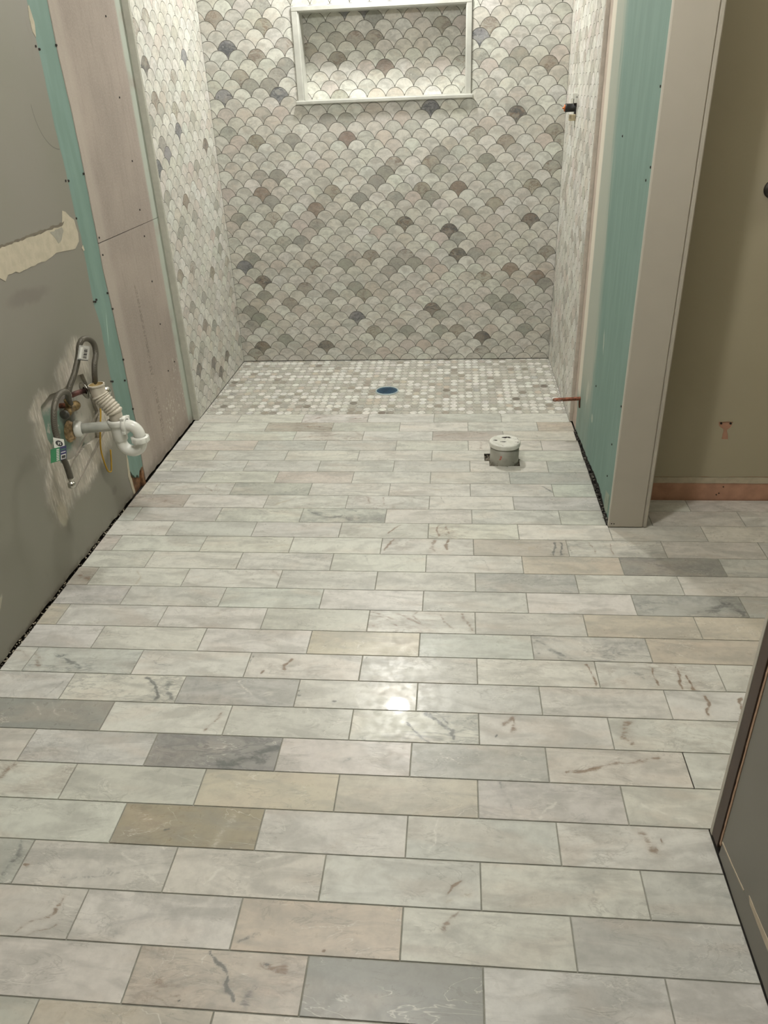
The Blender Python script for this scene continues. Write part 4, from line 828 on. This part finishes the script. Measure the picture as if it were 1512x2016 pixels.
# U-bend
R_ = .0335; pts = [(XC, Y0, .372)]; cz = .350; cx = XC + R_
for i in range(21):
    a = math.pi + math.pi*i/20; pts.append((cx + R_*math.cos(a), Y0, cz + R_*math.sin(a)))
pts.append((XC + 2*R_, Y0, .366))
m = MB(); m.tube(pts, .0188, 24); part(m, 'trap_bend', M_WHITE, t)
def nut(o, d, r=.0275, l=.020, lugs=10, thing_=None, name='slip_nut'):
    m = MB(); m.lathe([(.019, 0), (r, 0), (r+.001, .002), (r+.001, l-.004), (r-.001, l-.001), (.0195, l)], o, d, 40)
    dv = Vector(d).normalized(); u = dv.orthogonal().normalized(); w = dv.cross(u)
    for i in range(lugs):
        a = 2*math.pi*i/lugs; c_ = Vector(o) + (u*math.cos(a) + w*math.sin(a))*(r+.0008) + dv*l*.5
        bm = bmesh.new(); bmesh.ops.create_cube(bm, size=1)
        e1 = (u*math.cos(a) + w*math.sin(a)); e2 = dv.cross(e1)
        for v in bm.verts: v.co = c_ + e1*v.co.x*.0035 + e2*v.co.y*.005 + dv*v.co.z*l*.8
        m.frombm(bm)
    return part(m, name, M_WHITE, thing_)
nut((XC + 2*R_, Y0, .350), (0, 0, 1), thing_=t)
pts = [(XC + 2*R_, Y0, .362)]
cx2 = XC + 2*R_ - .034
for i in range(13):
    a = math.pi/2*i/12; pts.append((cx2 + .034*math.cos(a), Y0, .374 + .034*math.sin(a)))
pts.append((cx2 - .008, Y0, .408))
m = MB(); m.tube(pts, .0186, 24); part(m, 'elbow', M_WHITE, t)
m = MB(); m.lathe([(.019, 0), (.0285, 0), (.0300, .003), (.0300, .009), (.0285, .012), (.0195, .012)], (cx2 - .012, Y0, .410), (1, 0, 0), 36)
for a in (.6, 2.2, 3.8, 5.4):
    m.box((cx2 - .012, Y0 + .031*math.cos(a) - .004, .410 + .031*math.sin(a) - .005), (cx2, Y0 + .031*math.cos(a) + .004, .410 + .031*math.sin(a) + .005), 0, .0015)
part(m, 'slip_nut', M_WHITE, t)
# ribbed tailpiece
ax = spline([(XC, Y0, .425), (XC, Y0, .452), (XC - .012, Y0, .474), (XC - .029, Y0, .498), (XC - .039, Y0, .520), (XC - .041, Y0, .549)], 12)
def rib(tt):
    if tt < .20: return .0210
    if tt > .76: return .0240 if tt < .965 else .0262
    k = (tt - .20)/.56*8; f = k - math.floor(k)
    return .0232 + .0044*math.sin(math.pi*f)**.8
fine = spline(ax, 3)
m = MB(); m.tube(fine, 0, 28, caps=False, rfun=rib)
m.tube([fine[-1], fine[-12]], 0, 28, caps=False, rfun=lambda q: .0222)
e = Vector(fine[-1]); dr = (e - Vector(fine[-4])).normalized()
m.lathe([(.0262, 0), (.0222, .0004)], e, dr, 28)
ft_ = part(m, 'flexible_tailpiece', M_CORRUG, t, 'beige ribbed flexible tube with open top')
m = MB(); m.lathe([(.0221, .0002), (.0214, -.004), (.0212, -.016), (.0001, -.016)], e, dr, 28); part(m, 'stained_mouth', simple('yellowed_plastic', (170, 150, 104), .6, var=.2, scale=60), ft_)

# drain hub in the wall
t = thing('drain_hub', (-1.240, Y0 - .04, ZC), 'corroded brass coupling behind the grey pipe in the wall opening', 'pipe fitting')
m = MB(); m.lathe([(.0001, -.016), (.032, -.016), (.036, -.010), (.0365, .002), (.034, .006), (.030, .009), (.030, .014), (.018, .016)], (-1.248, Y0 - .042, ZC - .002), AD, 30)
part(m, 'coupling', M_CORR, t)

# ---------------------------------------------------------------- stop valves and braided hoses
def braid():
    n = N('braided_steel'); p = n.pos
    w1 = n.new('ShaderNodeTexWave', wave_type='BANDS', bands_direction='DIAGONAL'); n.set(w1.inputs[0], p); w1.inputs['Scale'].default_value = 180
    w2 = n.new('ShaderNodeTexWave', wave_type='BANDS', bands_direction='DIAGONAL'); n.set(w2.inputs[0], n.map(p, scale=(1, -1, 1))); w2.inputs['Scale'].default_value = 180
    x = n.math('MULTIPLY', w1.outputs[1], w2.outputs[1])
    return n.out(n.mix(x, lin(78, 74, 64), lin(122, 117, 104)), .5, .3, x, .35, .001)
M_BRAID = braid()
def stop_valve(loc, label, stub_x, yl, escut=False):
    t = thing('stop_valve', loc, label, 'valve', None); x, y, z = loc
    m = MB(); m.lathe([(.0001, 0), (.0085, 0), (.0085, abs(stub_x - x))], (stub_x, y + .03, z), (1, 0, 0), 18); part(m, 'supply_stub', M_COPPER, t)
    m = MB(); m.lathe([(.009, 0), (.0135, .001), (.0135, .016), (.0115, .018), (.0115, .050), (.0140, .052), (.0150, .062), (.0140, .072), (.0001, .073)], (x, y - .033, z), (0, 1, 0), 20)
    m.lathe([(.0095, 0), (.0095, .026), (.011, .027), (.011, .036), (.0075, .038)], (x, y - .008, z), (0, 0, 1), 16)
    part(m, 'valve_body', M_BRASS, t)
    m = MB(); m.lathe([(.004, 0), (.004, yl), (.009, yl+.001), (.0150, yl+.003), (.0158, yl+.007), (.013, yl+.011), (.0001, yl+.012)], (x, y - .033, z), (0, -1, 0), 20)
    hv = part(m, 'handle', simple('grey_handle', (88, 86, 80), .5, .3, var=.3), t, 'dull grey handle')
    if escut:
        m = MB(); m.lathe([(.010, .010), (.016, .009), (.030, .002), (.0315, 0), (.0315, -.002)], (stub_x + .028, y + .030, z), (1, -.35, .15), 30); part(m, 'wall_plate', M_CHROME, t)
    return t
stop_valve((-1.195, -1.190, .500), 'old brass stop valve above the white trap arm, left braided hose attached', -1.25, .006)
v2 = thing('stop_valve', (-1.195, -1.03, .500), 'dull stop valve with thin wall plate, half hidden behind the ribbed tailpiece', 'valve')
m = MB(); m.tube([(-1.212, -1.165, .530), (-1.205, -1.12, .526), (-1.200, -1.075, .518)], .0085, 14); part(m, 'supply_stub', simple('red_brown_pipe', (98, 62, 54), .6, .2, var=.4), v2)
m = MB(); m.lathe([(.009, .006), (.014, .005), (.027, .001), (.0285, -.001), (.0275, -.002), (.012, .001)], (-1.200, -1.070, .517), (.55, .8, .1), 30); part(m, 'wall_plate', M_CHROME, v2, 'thin chrome plate')
m = MB(); m.lathe([(.0001, 0), (.0125, .001), (.0125, .03), (.015, .032), (.015, .045), (.0001, .046)], (-1.198, -1.055, .512), (.05, 1, -.25), 20); part(m, 'valve_body', M_DARKM, v2)
m = MB(); m.tube([(-1.20, -1.02, .505), (-1.20, -.945, .470)], .006, 10); part(m, 'valve_stem', M_DARKM, v2)
m = MB(); m.lathe([(.005, 0), (.014, .002), (.0165, .006), (.014, .010), (.0001, .011)], (-1.20, -.925, .462), (.6, -1, .2), 20); part(m, 'stem_cap', M_CHROME, v2)

def ferrule(m_t, o, d, r=.0085, l=.018, hexn=True):
    m = MB(); m.lathe([(.006, 0), (r, .0005), (r, l*.5), (r+.002, l*.52), (r+.002, l*.95), (.006, l)], o, d, 6 if hexn == 6 else 20); return part(m, 'ferrule', M_CHROME, m_t)
# loop hose
t = thing('braided_hose', (-1.18, -1.10, .55), 'looped braided steel hose arching above the ribbed tailpiece', 'hose')
h1 = spline([(-1.175, -1.060, .510), (-1.155, -1.0763, .5483), (-1.148, -1.0796, .5783), (-1.146, -1.0676, .6079), (-1.146, -1.0450, .6321), (-1.148, -1.0400, .6619), (-1.152, -1.0600, .6845), (-1.158, -1.0880, .6900),
             (-1.165, -1.1020, .6750), (-1.172, -1.1080, .6468), (-1.176, -1.1270, .6211), (-1.178, -1.1540, .5976), (-1.182, -1.1800, .578), (-1.186, -1.1930, .560)], 8)
m = MB(); m.tube(h1, .0090, 14); part(m, 'hose', M_BRAID, t)
ferrule(t, (-1.186, -1.193, .562), (-.2, -.25, -1))
ferrule(t, (-1.170, -1.064, .520), (-.3, .2, -1))
# clear sleeve with a barcode label on the loop
M_CLEAR = bpy.data.materials.new('clear_label'); M_CLEAR.use_nodes = True
b_ = M_CLEAR.node_tree.nodes['Principled BSDF']; b_.inputs['Base Color'].default_value = lin(205, 205, 200); b_.inputs['Alpha'].default_value = .45; b_.inputs['Roughness'].default_value = .15
def frame(A, B, C):
    A, B, C = Vector(A), Vector(B), Vector(C); e1 = B - A; e2 = C - A; n_ = e1.cross(e2).normalized()
    return lambda u, v, d: tuple(A + e1*u + e2*v - n_*d)
def card(name, fr, rect, mat, par, th=.0005, lift=0.0, jagged=None):
    pts = jagged or [(rect[0], rect[2]), (rect[1], rect[2]), (rect[1], rect[3]), (rect[0], rect[3])]
    m = slab(pts, lambda u, v, d: fr(u, v, d - th - lift), th); return part(m, name, mat, par)
fr1 = frame((-1.150, -1.1650, .6500), (-1.150, -1.1000, .6260), (-1.150, -1.130, .6860))
lb = card('barcode_sleeve', fr1, (0, 1, 0, 1), M_CLEAR, t, .0006)
M_INK = simple('black_ink', (34, 34, 36), .5); M_PAPER = simple('white_label', (222, 222, 214), .45)
for i, (a, b2) in enumerate([(.16, .22), (.26, .30), (.36, .46), (.50, .54), (.60, .70), (.74, .78)]):
    card('barcode_bar', fr1, (.50, .80, a, b2), M_INK, lb, .0003, .0007)
for a, b2 in ((.08, .98), ): card('label_edge', fr1, (.02, .98, .0, .05), M_INK, lb, .0003, .0007)
card('paper_strip', fr1, (.12, .34, .12, .88), M_PAPER, lb, .0003, .0007)
# hanging hose
t = thing('braided_hose', (-1.16, -1.37, .45), 'hanging braided steel hose with coloured tag, its end nut dangling open', 'hose')
h2 = spline([(-1.190, -1.195, .520), (-1.185, -1.205, .540), (-1.172, -1.2266, .5600), (-1.163, -1.2450, .5760), (-1.160, -1.2720, .5866), (-1.158, -1.3080, .5880), (-1.158, -1.3400, .5700), (-1.158, -1.3590, .5420), (-1.158, -1.3700, .5116), (-1.155, -1.3755, .4900),
             (-1.150, -1.3870, .4650), (-1.150, -1.3890, .4405), (-1.150, -1.3760, .4017), (-1.150, -1.3717, .3700), (-1.150, -1.3715, .3500)], 8)
m = MB(); m.tube(h2, .0090, 14); part(m, 'hose', M_BRAID, t)
m = MB(); m.lathe([(.0078, 0), (.0090, .001), (.0090, .006), (.0062, .008), (.0062, .012), (.0100, .014), (.0118, .016), (.0118, .027), (.0105, .030), (.0085, .030), (.0085, .018), (.0001, .018)], (-1.150, -1.3715, .352), (0, -.15, -1), 24); part(m, 'end_nut', M_CHROME, t, 'chrome end nut')
ferrule(t, (-1.190, -1.1955, .522), (.1, -.1, 1))
# its tag: white panel with an oval mark, green and blue halves below
fr2 = frame((-1.138, -1.4330, .4790), (-1.138, -1.3810, .4500), (-1.138, -1.4250, .5075))
tg = card('hang_tag', fr2, (0, 1, 0, 1), M_PAPER, t, .0006)
def ov(cx, cy, rx, ry, n=20): return [(cx + rx*math.cos(2*math.pi*i/n), cy + ry*math.sin(2*math.pi*i/n)) for i in range(n)]
card('oval_mark', fr2, None, M_INK, tg, .0003, .0007, ov(.5, .52, .34, .28))
card('oval_letter', fr2, None, M_PAPER, tg, .0003, .0011, [(.36, .36), (.42, .36), (.44, .50), (.50, .50), (.50, .56), (.44, .56), (.44, .66), (.38, .66)])
card('oval_letter', fr2, None, M_PAPER, tg, .0003, .0011, [(.54, .38), (.62, .38), (.66, .46), (.58, .58), (.64, .66), (.56, .68), (.52, .58), (.60, .47), (.54, .44)])
M_TGREEN = simple('green_label', (30, 122, 76), .45, var=.03); M_TBLUE = simple('blue_label', (46, 44, 96), .45, var=.03)
fr3 = frame((-1.136, -1.4590, .4450), (-1.136, -1.3920, .4250), (-1.136, -1.4400, .4830))
card('green_panel', fr3, (-.22, .52, 0, .92), M_TGREEN, tg, .0006); card('blue_panel', fr3, (.52, 1.04, 0, .92), M_TBLUE, tg, .0006)
for k in range(7): card('white_print', fr3, (.22, .44, .06 + .115*k, .13 + .115*k), M_PAPER, tg, .0003, .0007)
for k in range(2): card('white_print', fr3, (.58, .96, .50 + .18*k, .55 + .18*k), M_TGREEN if k else M_PAPER, tg, .0003, .0007)
card('white_print', fr3, (.58, .98, .05, .36), M_PAPER, tg, .0003, .0007); card('black_print', fr3, (.63, .93, .10, .30), M_INK, tg, .0003, .0011)

# yellow wire hanging from the opening
t = thing('yellow_wire', (-1.22, -1.0, .25), 'thin yellow wire loop hanging under the ribbed tailpiece', 'wire')
yw = spline([(-1.235, -.940, .425), (-1.222, -.9531, .4074), (-1.222, -.9822, .3534), (-1.224, -1.0038, .3055), (-1.224, -1.0136, .2713), (-1.224, -1.0096, .2303), (-1.222, -1.0038, .1950), (-1.220, -.9930, .1850), (-1.220, -.9824, .1850), (-1.222, -.963, .215), (-1.224, -.9455, .2497)], 6)
m = MB(); m.tube(yw, .0028, 8); part(m, 'wire', M_YELLOW, t)

# ---------------------------------------------------------------- copper water stub on the right wall
t = thing('copper_stub_pipe', (.524, -.255, .170), 'copper water pipe stub poking out of the right wall near the tile edge', 'pipe')
m = MB(); m.lathe([(.0079, 0), (.0079, .108), (.0072, .112), (.0050, .118), (.0001, .1185)], (.5275, -.255, .1695), (-1, 0, -.05), 20); part(m, 'pipe', M_COPPER, t)
m = MB(); m.tube(spline([(.535, -.256, .172), (.5215, -.258, .168), (.520, -.262, .150), (.522, -.264, .132)], 6), .0036, 10); part(m, 'drip_bend', simple('brown_copper', (104, 66, 48), .5, .5), t)
m = MB(); rr_ = random.Random(2)
for i in range(8): m.lathe([(.0001, 0), (.0018, .0008), (.0001, .0022)], (.414 + i*.005, -.262, .163 + rr_.uniform(-.002, .003)), (0, -1, 0), 8)
part(m, 'solder_beads', simple('solder', (205, 202, 195), .35, .6), t)

# ---------------------------------------------------------------- shower valve rough-in
t = thing('shower_valve', (.511, .47, 1.23), 'black shower valve cartridge with white bracket on the tiled right wall', 'shower valve')
m = MB(); m.lathe([(.0200, -.012), (.0200, .002), (.0165, .004), (.0165, .036), (.0172, .037), (.0172, .044), (.0145, .046), (.0001, .046)], (.511, .470, 1.232), (-1, 0, 0), 28); part(m, 'cartridge', M_BLACK, t)
m = MB(); m.lathe([(.0135, 0), (.0135, .003), (.0050, .004), (.0035, .005), (.0035, .010), (.0001, .011)], (.4645, .470, 1.232), (-1, 0, 0), 24); part(m, 'brass_stem', simple('orange_brass', (196, 110, 62), .4, .6), t, 'orange brass stem')
m = MB(); m.box((.5085, .440, 1.190), (.5125, .505, 1.276), 0, .001); part(m, 'mounting_hole', M_HOLE, t)
m = MB(); m.box((.490, .446, 1.266), (.5115, .474, 1.288), 0, .0015); m.box((.500, .462, 1.288), (.5115, .482, 1.306), 0, .001)
m.box((.498, .436, 1.250), (.5115, .442, 1.268), 0, .001); part(m, 'bracket', M_WHITE, t, 'white plastic bracket')
m = MB(); m.box((.482, .440, 1.182), (.5115, .462, 1.207), 0, .003); m.lathe([(.0055, 0), (.0055, .010), (.0001, .011)], (.5115, .45, 1.188), (-1, 0, 0), 14); part(m, 'stop_screw', simple('pale_brass', (176, 164, 134), .6, .1, var=.3), t)
m = MB(); m.box((.499, .452, 1.243), (.5115, .476, 1.268), 0, .001); part(m, 'valve_plate', M_DARKM, t)

# ---------------------------------------------------------------- metal knob in the side room
t = thing('wall_hook', (.922, -.8295, 1.037), 'dark metal knob on the taupe wall of the side room', 'wall hook')
m = MB(); m.lathe([(.0001, 0), (.026, 0), (.026, .004), (.022, .008), (.010, .010), (.009, .030)], (.922, -.8295, 1.037), (0, -1, 0), 28); part(m, 'wall_plate', M_DARKM, t)
m = MB(); m.lathe([(.009, .028), (.020, .032), (.024, .040), (.022, .050), (.012, .056), (.0001, .057)], (.922, -.8295, 1.037), (0, -1, 0), 28); part(m, 'knob', M_DARKM, t)
